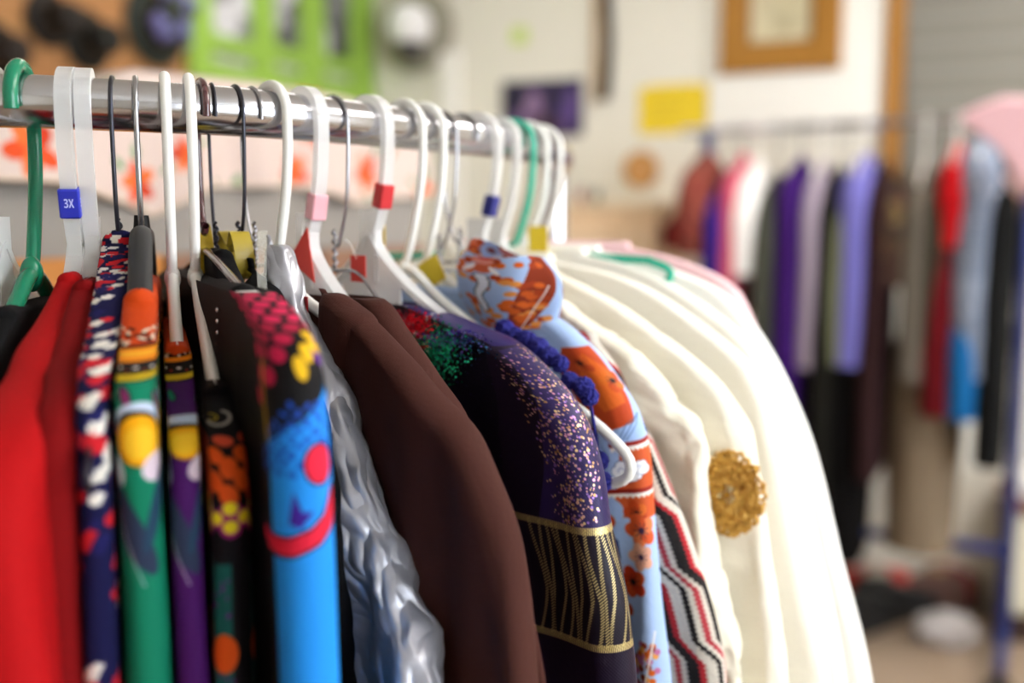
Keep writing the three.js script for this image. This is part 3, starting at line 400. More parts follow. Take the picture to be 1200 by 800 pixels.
  for (let j = 0; j <= M; j++) for (let i = 0; i <= N; i++) { const t = j / M, an = i / N * Math.PI * 2, rr = (0.9 + 0.22 * Math.sin(t * Math.PI) - 0.25 * Math.max(0, t - 0.75) * 4 * 0.35) * (1 + 0.06 * Math.sin(an * 5 + t * 3) + 0.04 * noise.noise(an * 2, t * 3, 4)); pos.push(a[0] + 0.037 * rr * Math.cos(an) + 0.008 * (1 - t), a[1] - 0.024 + 0.05 * t + 0.004 * Math.sin(an * 2 + 1) - 0.006 * Math.cos(an), 0.024 * rr * Math.sin(an)); uv.push(1 - i / N * 1.0, t); }
  for (let j = 0; j < M; j++) for (let i = 0; i < N; i++) { const q = j * (N + 1) + i; idx.push(q, q + 1, q + N + 1, q + 1, q + N + 2, q + N + 1); }
  const cg = new THREE.BufferGeometry(); cg.setAttribute('position', new THREE.Float32BufferAttribute(pos, 3)); cg.setAttribute('uv', new THREE.Float32BufferAttribute(uv, 2)); cg.setIndex(idx); cg.computeVertexNormals();
  part('collar', cg, cloth(0xffffff, { map: ctx2, roughness: 0.6 }), g);
}
const hZ = hang(515, 31.5, -0.09), hP = hang(540, 29, -0.085), hQ = hang(560, 26, -0.085), hR = hang(582, 23, -0.085), hT = hang(600, 20.5, -0.09), hU = hang(616, 18, -0.085), hW = hang(632, 15, -0.085);
fit(hZ, 745, 480); fit(hP, 790, 465); fit(hQ, 785, 398); fit(hR, 830, 384); fit(hT, 690, 291); fit(hU, 848, 342); fit(hW, 862, 336);
wireHanger(hZ, wireSteel, 'steel wire hanger under the zigzag knit', { r: 0.0014, L: 0.14 });
wireHanger(hP, wireSteel, 'steel wire hanger under the ruffled cream blouse', { r: 0.0014, side: -1, L: 0.14 });
frostedHanger(hQ, 'frosted plastic hanger with a dark blue size clip', { clip: { m: std(0x16207c, 0.45), label: 'dark blue size clip' } });
frostedHanger(hR, 'frosted plastic hanger beside the teal hanger');
tubular(hT, tealPlastic, 'teal green tubular hanger among the cream clothes', { r: 0.0034, L: 0.14 });
tubular(hU, whitePlastic, 'white tubular hanger beyond the teal one', { r: 0.0036, L: 0.16 });
tubular(hW, whitePlastic, 'white tubular hanger at the far end of the curved rail', { r: 0.0036, L: 0.15 });
{ // zigzag knit
  const p = traced(hZ, [[700, 400], [722, 430], [745, 480], [765, 520], [790, 580], [815, 650], [835, 720], [850, 800]], -0.75, 0.03, 0.008, 0.013);
  const c = canvas(1024, 1024, (g, w) => { const im = g.createImageData(w, w), seq = [[232, 224, 212], [232, 224, 212], [196, 34, 46], [24, 18, 20], [24, 18, 20], [226, 216, 204], [188, 60, 70], [232, 224, 212], [24, 18, 20]], r = rng(92); for (let j = 0; j < w; j++) for (let i = 0; i < w; i++) { const x = (i / w - 0.5) * TW, y = j / w * TL, ph = (y / 0.052) % 1, z = (ph < 0.5 ? Math.max(0, ph - 0.2) / 0.3 : 1) * 0.014 + Math.floor(y / 0.052) * 0.014, kn = 0.0007 * Math.sin(y * 6283 / 3.2) , u = ((x + z + kn) / 0.0044 + 90) % 9, s = seq[Math.floor(u)], f = 0.8 + 0.2 * Math.abs(Math.sin(y * 3141 / 1.6)) * (0.8 + 0.2 * r()), k = (j * w + i) * 4; im.data[k] = s[0] * f; im.data[k + 1] = s[1] * f; im.data[k + 2] = s[2] * f; im.data[k + 3] = 255; } g.putImageData(im, 0, 0); });
  garment(hZ, 'knitted_cardigan', 'chunky knit with red, black and white zigzag stripes', 'clothing', p, std(0xffffff, 0.95, { map: ctex(c), bumpMap: weave, bumpScale: 0.002 }), { seed: 18, fold: 0.003 });
}
const cream = (c, o = {}) => cloth(c, { roughness: 0.7, ...o });
const creamGroup = undefined;
garment(hP, 'ruffled_blouse', 'cream blouse with a crumpled ruffle beside the zigzag knit', 'clothing', traced(hP, [[650, 345], [690, 375], [745, 410], [790, 465], [828, 512], [832, 560], [838, 620], [852, 700], [868, 800]], -0.7, 0.02, 0.009, 0.015), cream(0xf2ecda), { seed: 19, fold: 0.008, wob: 0.006 });
const qp = traced(hQ, [[650, 318], [715, 350], [785, 398], [845, 448], [876, 495], [890, 560], [904, 650], [924, 800]], -0.75, 0.03, 0.008, 0.014);
const creamJacket = garment(hQ, 'cream_jacket', 'cream jacket wearing a gold flower brooch', 'clothing', qp, cream(0xf6f0e0), { seed: 20, fold: 0.004, wob: 0.0022 }); void creamJacket;
garment(hR, 'cream_blouse', 'ivory blouse between the brooch jacket and the white dress', 'clothing', traced(hR, [[650, 305], [745, 330], [830, 384], [885, 434], [918, 520], [942, 640], [972, 800]], -0.8, 0.03, 0.008, 0.014), cream(0xf6f2e6), { seed: 21, fold: 0.003, wob: 0.001, freq: 6 });
garment(hT, 'cream_blouse', 'pale cream blouse on the teal hanger', 'clothing', traced(hT, [[690, 298], [760, 318], [840, 366], [890, 412], [930, 510], [960, 640], [992, 800]], -0.8, 0.03, 0.008, 0.013), cream(0xf8f5ec), { seed: 22, fold: 0.002, freq: 6 });
garment(hU, 'white_dress', 'long white dress outermost among the cream clothes', 'clothing', traced(hU, [[705, 294], [765, 308], [848, 342], [896, 396], [950, 510], [986, 650], [1022, 800]], -0.95, 0.05, 0.007, 0.014), cream(0xfaf9f4), { seed: 23, fold: 0.002, freq: 5 });
garment(hW, 'pink_blouse', 'pale pink blouse showing behind the white dress shoulder', 'clothing', traced(hW, [[740, 290], [800, 305], [862, 336], [884, 375], [925, 480], [960, 640], [985, 800]], -0.8, 0.02, 0.007, 0.012), cream(0xf3ccd0), { seed: 24, fold: 0.003 });
paperTag(hT, 636, 285, 0.012, 0.017, 0.03, yellowTag, 'yellow price tag beside the teal hanger arm', 'tag');
{ // brooch: a ring of gold loops round pearl beads
  const g = seat(thing('flower_brooch', 'gold flower brooch with glassy beads pinned to the cream jacket', 'brooch'), hQ), P = smoothProf(qp, 300), r = rng(101);
  const [cs, cy] = local(hQ, 862, 570), loop = new THREE.TorusGeometry(0.0042, 0.0011, 7, 14).scale(1.5, 0.8, 1), m = std(0xcf9f45, 0.45, { metalness: 0.2 });
  const disc = new THREE.Group(); disc.name = 'flower'; void disc;
  const z0 = 0.022;
  part('backing', new THREE.TorusGeometry(0.0155, 0.005, 10, 36).scale(1, 1.22, 0.7).translate(cs, cy, z0 - 0.002), m, g);
  for (let k = 0; k < 150; k++) { const ringN = k % 3, a = k / 150 * 6.283 * 3.02 + r() * 0.2, q = 0.0115 + ringN * 0.004 + r() * 0.0012, o = part('petal', loop, m, g); o.position.set(cs + q * Math.cos(a), cy + q * 1.25 * Math.sin(a), z0 + 0.002 - ringN * 0.0015 + r() * 0.001); o.rotation.set((r() - 0.5) * 1.2, (r() - 0.5) * 1.2, a); }
  for (let k = 0; k < 7; k++) { const a = k * 1.1, q = k ? 0.0058 : 0; part('bead', new THREE.SphereGeometry(0.0017, 14, 10).translate(cs + q * Math.cos(a), cy + q * Math.sin(a), z0 + 0.004), k % 2 ? std(0xe8d8a8, 0.12, { metalness: 0.5 }) : gold, g); }
  for (let k = 0; k < 10; k++) { const a = k * 0.628; part('stamen', rod([cs, cy, z0 + 0.002], [cs + 0.008 * Math.cos(a), cy + 0.008 * Math.sin(a), z0 + 0.004], 0.0004, 6), gold, g); }
  void P;
}

// ---------------------------------------------------------------- things on and along the walls
const onBack = (px, py, off = 0) => onPlane(px, py, room(0, off), NB), onLeft = (px, py, off = 0) => onPlane(px, py, room(off, 0), E1);
function wallThing(side, name, label, category, x0, y0, x1, y1, off = 0) {       // a group on a wall: x along it, z out of it
  const f = side === 'back' ? onBack : onLeft, cx = (x0 + x1) / 2, cy = (y0 + y1) / 2, g = thing(name, label, category);
  const l = f(x0, cy, off), r = f(x1, cy, off), t = f(cx, y0, off), b = f(cx, y1, off), c = l.clone().add(r).multiplyScalar(0.5); c.y = (t.y + b.y) / 2;
  g.position.copy(c); g.rotation.y = side === 'back' ? TH : TH + Math.PI / 2;
  const ax = side === 'back' ? E1 : NB.clone().negate();
  return { g, w: l.distanceTo(r), h: t.y - b.y, to: (px, py) => { const p = f(px, py, off).sub(c); return [p.dot(ax), p.y]; } };
}
const frameGeo = (w, h, b, d, bev = 0.006) => { const s = new THREE.Shape(); s.moveTo(-w / 2, -h / 2); s.lineTo(w / 2, -h / 2); s.lineTo(w / 2, h / 2); s.lineTo(-w / 2, h / 2); s.closePath(); const o = new THREE.Path(); o.moveTo(-w / 2 + b, -h / 2 + b); o.lineTo(-w / 2 + b, h / 2 - b); o.lineTo(w / 2 - b, h / 2 - b); o.lineTo(w / 2 - b, -h / 2 + b); o.closePath(); s.holes.push(o); return new THREE.ExtrudeGeometry(s, { depth: d, bevelEnabled: true, bevelSize: bev, bevelThickness: bev, bevelSegments: 2 }); };
{ // gold framed picture
  const { g, w, h } = wallThing('back', 'framed_picture', 'wide gold framed picture with a pale sheet, above the far rack', 'picture', 846, -62, 988, 84, 0.004);
  part('frame', frameGeo(w - 0.012, h - 0.012, 0.085, 0.025), std(0xa8752a, 0.45, { metalness: 0.25 }), g);
  part('inner_frame', frameGeo(w - 0.17, h - 0.17, 0.018, 0.016, 0.003), std(0x7c5222, 0.5, { metalness: 0.2 }), g);
  part('sheet', box(w - 0.17, h - 0.17, 0.006, 0, 0, 0.005), std(0xffffff, 0.7, { map: ctex(canvas(256, 256, (c, W, H) => { c.fillStyle = '#d8cfae'; c.fillRect(0, 0, W, H); const r = rng(3); for (let k = 0; k < 60; k++) { c.fillStyle = `rgba(150,140,100,${0.05 + r() * 0.1})`; c.beginPath(); c.arc(W * (0.3 + 0.5 * r()), H * (0.2 + 0.6 * r()), 5 + r() * 22, 0, 7); c.fill(); } })) }), g);
}
{ const { g, w, h } = wallThing('back', 'paper_notice', 'bright yellow paper notice taped to the white wall', 'notice', 749, 99, 829, 156, 0.002); part('sheet', rbox(w, h, 0.003, 0.001, 0, 0, 0.002), std(0xffffff, 0.8, { map: ctex(canvas(256, 192, (c, W, H) => { c.fillStyle = '#e9cc2c'; c.fillRect(0, 0, W, H); c.fillStyle = '#c2a524'; const r = rng(4); for (let k = 0; k < 4; k++) c.fillRect(40, 34 + k * 34, 110 + r() * 60, 6); })) }), g); for (const s of [-1, 1]) part('tape', box(0.03, 0.012, 0.001, s * (w / 2 - 0.02), h / 2 - 0.002, 0.0045), std(0xf1ecd4, 0.4), g); }
{ const { g, w, h } = wallThing('back', 'poster', 'dark purple poster with a pale figure on the wall', 'poster', 589, 94, 683, 160, 0.002); part('sheet', rbox(w, h, 0.008, 0.002, 0, 0, 0.004), std(0xffffff, 0.5, { map: ctex(canvas(256, 192, (c, W, H) => { c.fillStyle = '#2a1c4c'; c.fillRect(0, 0, W, H); for (const [x, y, a, b, q] of [[90, 110, 45, 75, '#7d608c'], [95, 70, 25, 30, '#93769c'], [215, 110, 25, 80, '#5a4386'], [160, 60, 25, 60, '#241740'], [140, 150, 60, 30, '#3a2236'], [40, 60, 40, 50, '#1c1738']]) { c.fillStyle = q; c.beginPath(); c.ellipse(x, y, a, b, 0.2, 0, 7); c.fill(); } })) }), g); part('edge_strip', frameGeo(w, h, 0.006, 0.004, 0.001), std(0x1a1430, 0.4), g); }
{ const { g, w, h } = wallThing('back', 'belt', 'black belt hanging from a wooden peg on the wall', 'belt', 699, -25, 716, 118, 0.01); part('strap', ribbon([[0, h / 2, 0], [0.004, h / 4, 0.005], [0.012, 0, 0.01], [0.006, -h / 4, 0.006], [-0.01, -h / 2, 0]], w * 0.62, 0.006, 30).rotateY(Math.PI / 2).scale(1, 1, 1).translate(0.01, 0, 0.01), black, g); part('strap', ribbon([[0.02, h / 2, 0], [0.03, 0, 0], [0.02, -h * 0.42, 0]], w * 0.5, 0.006, 24).rotateY(Math.PI / 2).translate(0.012, 0, 0.01), black, g); part('peg', rbox(0.03, h * 1.02, 0.012, 0.004, -0.028, 0.0, 0), std(0xb59877, 0.6), g); }
{ const { g, w, h } = wallThing('back', 'sticky_note', 'small lime green note stuck on the wall', 'note', 600, 32, 618, 52, 0.001); part('sheet', rbox(w, h, 0.002, 0.0008, 0, 0, 0.002).rotateX(-0.03), std(0xc3d86a, 0.8), g); }
{ // woven plate
  const { g, w } = wallThing('back', 'woven_plate', 'round tan woven plate hung under the yellow notice', 'plate', 731, 178, 773, 219, 0.006);
  part('rim', new THREE.TorusGeometry(w / 2 - 0.012, 0.011, 10, 36).translate(0, 0, 0.012), std(0xc2904e, 0.8), g);
  for (let k = 1; k < 6; k++) part('coil', new THREE.TorusGeometry((w / 2 - 0.014) * k / 6, 0.009, 8, 30).translate(0, 0, 0.008), std(k % 2 ? 0xcfa06a : 0xb98650, 0.85), g);
}
{ // white globe wall lamp on a grey disc
  const { g, w } = wallThing('back', 'wall_lamp', 'round white globe lamp with a dark socket on a grey disc', 'lamp', 449, -15, 535, 88, 0.004);
  part('disc', new THREE.CylinderGeometry(w / 2, w / 2 - 0.01, 0.02, 40).rotateX(Math.PI / 2).translate(0, 0, 0.01), std(0xa39f8f, 0.7), g);
  part('globe', new THREE.SphereGeometry(0.09, 28, 20).translate(0.02, 0.0, 0.12), std(0xf1f1f4, 0.35), g);
  part('socket', new THREE.CylinderGeometry(0.06, 0.035, 0.06, 24).translate(0.02, -0.1, 0.12), std(0x39363a, 0.5), g);
  part('arm', rod([0.02, -0.12, 0.02], [0.02, -0.12, 0.12], 0.012), std(0x39363a, 0.5), g);
}
{ // white board, wooden casing and the window with closed grey blinds
  const P = (px, py, off) => onBack(px, py, off), onW = (x0, y0, x1, y1, d, off) => { const l = P(x0, (y0 + y1) / 2, off), r = P(x1, (y0 + y1) / 2, off), cx = (x0 + x1) / 2, t = P(cx, y0, off), b = P(cx, y1, off), c = l.clone().add(r).multiplyScalar(0.5); return box(l.distanceTo(r), t.y - b.y, d).rotateY(TH).translate(c.x, (t.y + b.y) / 2, c.z).translate(NB.x * d / 2, 0, NB.z * d / 2); };
  struct('trim_1', onW(836, -160, 1039, 158, 0.012, 0.0), std(0xf1f0ea, 0.8));
  struct('trim_2', merge([onW(1040, -190, 1062, 236, 0.03, 0), onW(1040, 222, 1420, 240, 0.05, 0)]), std(0xa8742e, 0.5));
  const win = struct('window_2', onW(1062, -190, 1420, 222, 0.008, 0.0), std(0x77756e, 0.8));
  for (let k = 0; k < 24; k++) part('blind_slat', onW(1064, -186 + k * 17, 1418, -172 + k * 17, 0.006, 0.014), std(k % 2 ? 0x8b8981 : 0x858279, 0.7), win);
  struct('trim_3', onW(519, 62, 541, 300, 0.03, 0), std(0xf2f0ec, 0.7));
}
{ // pale cupboard below the plate
  const l = onBack(700, 300), r = onBack(800, 300), w = l.distanceTo(r), g = thing('cupboard', 'pale peach cupboard standing against the back wall', 'cupboard'), c = l.clone().add(r).multiplyScalar(0.5).addScaledVector(NB, 0.19), H = onBack(750, 236, 0.3).y; g.position.set(c.x, 0, c.z); g.rotation.y = TH;
  part('body', rbox(w, H - 0.03, 0.36, 0.004, 0, (H - 0.03) / 2, 0), std(0xe6c8a4, 0.7), g); part('top', rbox(w + 0.03, 0.03, 0.37, 0.006, 0, H - 0.015, 0), std(0xe2cdae, 0.6), g);
  for (const s of [-1, 1]) { const d = part('door', rbox(w / 2 - 0.01, H - 0.16, 0.016, 0.004, s * w / 4, H / 2 - 0.01, 0.19), std(0xebcfae, 0.65), g); part('knob', new THREE.SphereGeometry(0.013, 14, 10).translate(s * 0.035, H * 0.6, 0.208), gold, d); }
}
for (const [px, c, label, w] of [[681, 0xb03a4a, 'red scarf hanging on the back wall', 26], [699, 0x2a4a3a, 'dark green scarf hanging beside the red scarf', 20]]) { const p = onBack(px, 226, 0.05), h = { P: p, a: 118 * Math.PI / 180, r: V3(Math.cos(2.06), 0, Math.sin(2.06)), neck: 0 }, g = seat(thing('scarf', label, 'scarf'), h); part('cloth', loft([[0.008, 0, 0.012], [0.02, -0.05, w * 0.0016], [0.03, -0.25, w * 0.0018], [0.03, -0.5, w * 0.0016]], { rows: 24, fold: 0.004, seed: px }), cloth(c), g); part('hook', rod([0, 0.01, 0], [-0.05, 0.02, 0], 0.005), wireSteel, g); }
{ // wood panel on the left wall with hats
  const { g, w, h } = wallThing('left', 'wood_panel', 'tan wooden display panel on the left wall', 'panel', -140, -150, 212, 330, 0.002);
  const tex = ctex(canvas(512, 256, (c, W, H) => { c.fillStyle = '#b98552'; c.fillRect(0, 0, W, H); const r = rng(9); for (let k = 0; k < 260; k++) { c.strokeStyle = `rgba(${110 + r() * 50},${70 + r() * 30},${30 + r() * 20},.25)`; c.lineWidth = 0.5 + r() * 1.5; c.beginPath(); const y = r() * H; c.moveTo(0, y); c.bezierCurveTo(W / 3, y + r() * 8, W * 2 / 3, y - r() * 8, W, y + r() * 4); c.stroke(); } }));
  for (let k = 0; k < 4; k++) part('plank', rbox(w / 4 - 0.004, h, 0.018, 0.002, -w / 2 + (k + 0.5) * w / 4, 0, 0.009), std(0xffffff, 0.65, { map: tex }), g);
}
function hat(px, py, R, label, m, flowers) {
  const g = thing('hat', label, 'hat'), p = onLeft(px, py, 0.03); g.position.copy(p); g.rotation.set(0, TH + Math.PI / 2, 0);
  const pr = [[R, 0.004], [R * 0.96, 0.0], [R * 0.6, 0.012], [R * 0.56, 0.03], [R * 0.52, 0.085], [R * 0.4, 0.1], [0.001, 0.098]].map(([x, y]) => new THREE.Vector2(x, y));
  part('crown', new THREE.LatheGeometry(pr, 36).rotateX(Math.PI / 2), m, g); part('band', new THREE.CylinderGeometry(R * 0.57, R * 0.585, 0.022, 32, 1, true).rotateX(Math.PI / 2).translate(0, 0, 0.04), std(0x2c2a26, 0.5), g);
  if (flowers) { const r = rng(17); for (let k = 0; k < 16; k++) { const a = r() * 6.28, q = R * (0.4 + 0.5 * r()); part('flower', new THREE.IcosahedronGeometry(0.026, 1).translate(q * Math.cos(a), q * Math.sin(a) * 0.7 + 0.03, 0.06 + 0.03 * r()), k % 4 ? std(0x7a7ab8, 0.8) : std(0x49543a, 0.8), g); } }
}
hat(56, 22, 0.075, 'small black hat on the wooden panel', std(0x1d1712, 0.8)); hat(102, 48, 0.085, 'black felt hat lower on the wooden panel', std(0x15150f, 0.8)); hat(182, 30, 0.125, 'dark hat trimmed with lavender flowers', std(0x232a22, 0.8), true); hat(-8, 62, 0.08, 'dark hat at the edge of the wooden panel', std(0x20150f, 0.8)); hat(190, -18, 0.08, 'mustard hat above the lavender trimmed hat', std(0xa87c20, 0.8));
{ // lime green multi picture frame
  const { g, w, h, to } = wallThing('left', 'photo_frame', 'lime green frame holding black and white photographs', 'picture frame', 216, -120, 428, 92, 0.004);
  const lime = std(0x93bb48, 0.6), wins = [[238, 292, -34, 47], [312, 349, -30, 58], [371, 407, -26, 70], [240, 292, 64, 79], [313, 349, 74, 86], [372, 407, 84, 96], [238, 292, -110, -48], [312, 349, -105, -44], [371, 407, -95, -40]];
  const y0 = to(216, 88)[1], s = new THREE.Shape(); s.moveTo(-w / 2, y0); s.lineTo(w / 2, y0); s.lineTo(w / 2, h / 2); s.lineTo(-w / 2, h / 2); s.closePath();
  wins.forEach(([a, b, c, d], i) => {
    const p = to(a, c), q = to(b, d), X0 = p[0], X1 = q[0], Y1 = (p[1] + to(b, c)[1]) / 2, Y0 = Math.max(y0 + 0.012, (q[1] + to(a, d)[1]) / 2), o = new THREE.Path(); o.moveTo(X0, Y0); o.lineTo(X0, Y1); o.lineTo(X1, Y1); o.lineTo(X1, Y0); o.closePath(); s.holes.push(o);
    const small = i > 2 && i < 6, tx = ctex(canvas(64, 96, (c2, W, H) => { const r = rng(i + 40); c2.fillStyle = small ? '#c3c2c4' : '#8d8c92'; c2.fillRect(0, 0, W, H); if (!small) for (let k = 0; k < 14; k++) { const v = Math.floor(50 + r() * 170); c2.fillStyle = `rgb(${v},${v},${v + 6})`; c2.beginPath(); c2.ellipse(r() * W, r() * H, 6 + r() * 18, 8 + r() * 26, r() * 3, 0, 7); c2.fill(); } }));
    part('photograph', box(X1 - X0 + 0.01, Y1 - Y0 + 0.01, 0.004, (X0 + X1) / 2, (Y0 + Y1) / 2, 0.008), std(0xffffff, 0.3, { map: tx }), g);
  });
  part('frame', new THREE.ExtrudeGeometry(s, { depth: 0.03, bevelEnabled: true, bevelSize: 0.004, bevelThickness: 0.004, bevelSegments: 1 }), lime, g);
}
{ // grey cabinet under a floral cloth, behind the rail
  const A = at(-90, 260, 0.985), B = at(492, 260, 1.75), dir = B.clone().sub(A).setY(0), L = dir.length(); dir.normalize(); const ang = -Math.atan2(dir.z, dir.x), out = V3(-dir.z, 0, dir.x);  // out: towards the rail
  const top = EYE + 0.12, D = 0.42, c = A.clone().add(B).multiplyScalar(0.5).addScaledVector(out, -D / 2); c.y = 0;
  const g = thing('cabinet', 'grey metal cabinet behind the curved rail', 'cabinet'); g.position.copy(c); g.rotation.y = ang;
  part('body', rbox(L, top - 0.01, D, 0.008, 0, (top - 0.01) / 2, 0), std(0x8d8883, 0.6), g);
  for (let k = 0; k < 3; k++) { const d = part('drawer', rbox(L / 3 - 0.012, 0.3, 0.016, 0.004, (k - 1) * L / 3, 1.14, D / 2 + 0.009), std(k ? 0x84604a : 0xc07c34, 0.6), g); part('handle', tube([[-0.05, 0, 0], [-0.045, 0, 0.02], [0.045, 0, 0.02], [0.05, 0, 0]], 0.004, false, 24, 8).translate((k - 1) * L / 3, 1.14, D / 2 + 0.017), chrome, d); }
  const hemAt = u => { const px = -90 + u * 582; const k = [[-90, 205], [0, 210], [60, 214], [95, 226], [140, 238], [172, 252], [200, 236], [230, 218], [335, 217], [370, 226], [410, 238], [440, 232], [492, 228]]; for (let i = 0; i < k.length - 1; i++) if (px <= k[i + 1][0]) { const t = (px - k[i][0]) / (k[i + 1][0] - k[i][0]); return k[i][1] + (k[i + 1][1] - k[i][1]) * t; } return 228; };
  const topAt = px => { const k = [[-90, 104], [100, 102], [130, 90], [160, 81], [300, 96], [370, 106], [492, 136]]; for (let i = 0; i < k.length - 1; i++) if (px <= k[i + 1][0]) return k[i][1] + (k[i + 1][1] - k[i][1]) * (px - k[i][0]) / (k[i + 1][0] - k[i][0]); return 136; };
  const NU = 120, NV = 26, pos = [], uv = [], idx = [];
  const lineY = (px, py) => { const q = onPlane(px, py, A, out); return q; };
  for (let j = 0; j <= NV; j++) for (let i = 0; i <= NU; i++) {
    const px = -90 + 582 * i / NU, fp = lineY(px, 200), lx = fp.clone().sub(c).dot(dir), hy = lineY(px, hemAt(i / NU)).y, ty = Math.max(top + 0.003, lineY(px, topAt(px)).y), t = j / NV;
    let y, z; if (t < 0.35) { z = -D / 2 + D * t / 0.35 + 0.004; y = top + 0.003 + (ty - top - 0.003) * Math.sin(t / 0.35 * Math.PI / 2); } else { const q = (t - 0.35) / 0.65; z = D / 2 + 0.012 + 0.012 * Math.sin(lx * 34 + 2 * Math.sin(lx * 9)) * q + 0.006 * q; y = ty - (ty - hy) * q; }
    pos.push(lx, y, z); uv.push(lx / 0.6, (t < 0.35 ? (top + (D / 2 - z)) : y) / 0.6);
  }
  for (let j = 0; j < NV; j++) for (let i = 0; i < NU; i++) { const q = j * (NU + 1) + i; idx.push(q, q + NU + 1, q + 1, q + 1, q + NU + 1, q + NU + 2); }
  const G = new THREE.BufferGeometry(); G.setAttribute('position', new THREE.Float32BufferAttribute(pos, 3)); G.setAttribute('uv', new THREE.Float32BufferAttribute(uv, 2)); G.setIndex(idx); G.computeVertexNormals();
  const tex = ctex(canvas(1024, 1024, (c2, W) => { const r = rng(23); c2.fillStyle = '#d3c0b8'; c2.fillRect(0, 0, W, W); for (let k = 0; k < 26; k++) { const x = r() * W, y = r() * W, s = 15 + r() * 15; for (let q = 0; q < 5; q++) { c2.fillStyle = ['#d8502a', '#e0703a', '#c23c22'][q % 3]; c2.beginPath(); c2.ellipse(x + s * Math.cos(q * 1.26 + k), y + s * Math.sin(q * 1.26 + k), s * 0.95, s * 0.6, q * 1.26 + k, 0, 7); c2.fill(); } for (let q = 0; q < 3; q++) { c2.fillStyle = ['#3f8a4e', '#2f6a40'][q % 2]; c2.beginPath(); const a = r() * 6.28; c2.ellipse(x + s * 2.6 * Math.cos(a), y + s * 2.6 * Math.sin(a), s * 0.75, s * 0.32, a, 0, 7); c2.fill(); } } }));
  const fc = seat(thing('floral_cloth', 'white cloth with orange flowers draped over the grey cabinet', 'cloth'), { P: c, a: -ang }); fc.rotation.y = ang;
  part('sheet', G, cloth(0xffffff, { map: tex }), fc);
  const ed = []; for (let i = 0; i <= NU; i++) ed.push([pos[(NV * (NU + 1) + i) * 3], pos[(NV * (NU + 1) + i) * 3 + 1], pos[(NV * (NU + 1) + i) * 3 + 2]]);
  part('hem', tube(ed, 0.0025, false, 160, 6), std(0xd8c4b0, 0.9), fc);
}
// ---------------------------------------------------------------- the far rack
const FR0 = V3(0.56, 0, -3.329), FR1 = V3(1.47, 0, -2.86), FRD = FR1.clone().sub(FR0).normalize(), FRA = Math.atan2(FRD.x, -FRD.z) * 0 + (Math.PI / 2 + Math.atan2(-FRD.z, FRD.x) * -1);
const FRN = V3(-FRD.z, 0, FRD.x), FRY = 1.625; if (FRN.z < 0) FRN.negate();
const frA = Math.atan2(FRN.z, FRN.x); void FRA;
const frAt = px => { const k = (px - 600) / F, n = V3(1, 0, k); const t = (-(FR0.x * n.x + FR0.z * n.z)) / (FRD.x * n.x + FRD.z * n.z); return FR0.clone().addScaledVector(FRD, t).setY(FRY); };
{
  const g = thing('rolling_rack', 'straight rolling clothes rack with dark blue posts by the back wall', 'clothes rack'), blue = std(0x23306e, 0.4, { metalness: 0.3 }), steel = chrome;
  const a = FR0.clone(), b = FR1.clone(), a2 = frAt(826).setY(0);
  part('rail', rod([a.x, FRY, a.z], [b.x, FRY, b.z], 0.0125, 18), steel, g);
  for (const p of [a2, b]) {
    part('post', rod([p.x, 0.09, p.z], [p.x, FRY, p.z], 0.02, 16), blue, g);
    const f = part('foot', rod(p.clone().addScaledVector(FRN, 0.26).setY(0.1), p.clone().addScaledVector(FRN, -0.2).setY(0.1), 0.018), blue, g);
    for (const s of [0.24, -0.18]) { const q = p.clone().addScaledVector(FRN, s); part('caster', merge([new THREE.CylinderGeometry(0.035, 0.035, 0.024, 20).rotateX(Math.PI / 2).translate(q.x, 0.035, q.z), rod([q.x, 0.04, q.z], [q.x, 0.1, q.z], 0.01)]), black, f); }
  }
  part('lower_bar', rod([a2.x, 0.36, a2.z], [b.x, 0.36, b.z], 0.018), blue, g);
}
function far(px, y0, y1, wpx, m, name, label, o = {}) {
  const P = frAt(px), d = -P.z, h = { P, a: frA, neck: -0.07, r: FRN }, t = wpx * d / F / 2, top = at(px, y0, d).y - FRY, bot = at(px, y1, d - 0.12).y - FRY, L = o.L || 0.19;
  const prof = [[0.02, top, Math.min(0.012, t)], [0.06, top - 0.025, t * 0.55], [L - 0.02, top - 0.085, t * 0.85], [L, top - 0.13, t], [L + 0.01, (top + bot) / 2, t * (o.flare || 1)], [L, bot, t * (o.flare || 1) * 0.95]];
  if (!o.nohanger) { const hh = { ...h, neck: Math.min(-0.05, top + 0.015) }; (o.white ? tubular : wireHanger)(hh, o.white ? whitePlastic : wireDark, `${o.white ? 'white plastic' : 'thin wire'} hanger holding the ${o.short || label}`, { L: 0.15, r: o.white ? 0.004 : 0.0016, name: 'wire_hanger' }); }
  return garment(h, name, label, 'clothing', prof, m, { rows: 40, fold: 0.006, freq: 10, seed: px });
}
const mottled = (base, cols, n, s, seed) => std(0xffffff, 0.9, { map: print(256, (g, r) => { g.fillStyle = base; g.fillRect(-0.3, 0, 0.6, 0.6); for (let k = 0; k < n; k++) blob(g, (r() - 0.5) * 0.52, r() * 0.52, s * (0.5 + r()), s * (0.5 + r()), cols[k % cols.length]); }, seed) });
far(826, 178, 300, 38, mottled('#84392c', ['#702620', '#a05a48', '#4c221a', '#944038'], 300, 0.012, 201), 'patterned_blouse', 'rust red patterned top at the end of the far rack');
far(806, 232, 292, 26, cloth(0x5a1010), 'dark_red_blouse', 'short dark red sleeve beside the rust patterned top', { nohanger: true });
far(852, 205, 335, 22, cloth(0x38248c), 'purple_blouse', 'violet blue top on the far rack');
far(868, 182, 372, 20, cloth(0xd05a72), 'rose_blouse', 'rose pink top next to the violet one');
far(884, 190, 322, 34, cloth(0xf4f2f0), 'white_blouse', 'white short top next to the rose pink one', { white: true });
far(908, 206, 420, 24, cloth(0x4a4c44), 'grey_trousers', 'charcoal olive garment beside the white top');
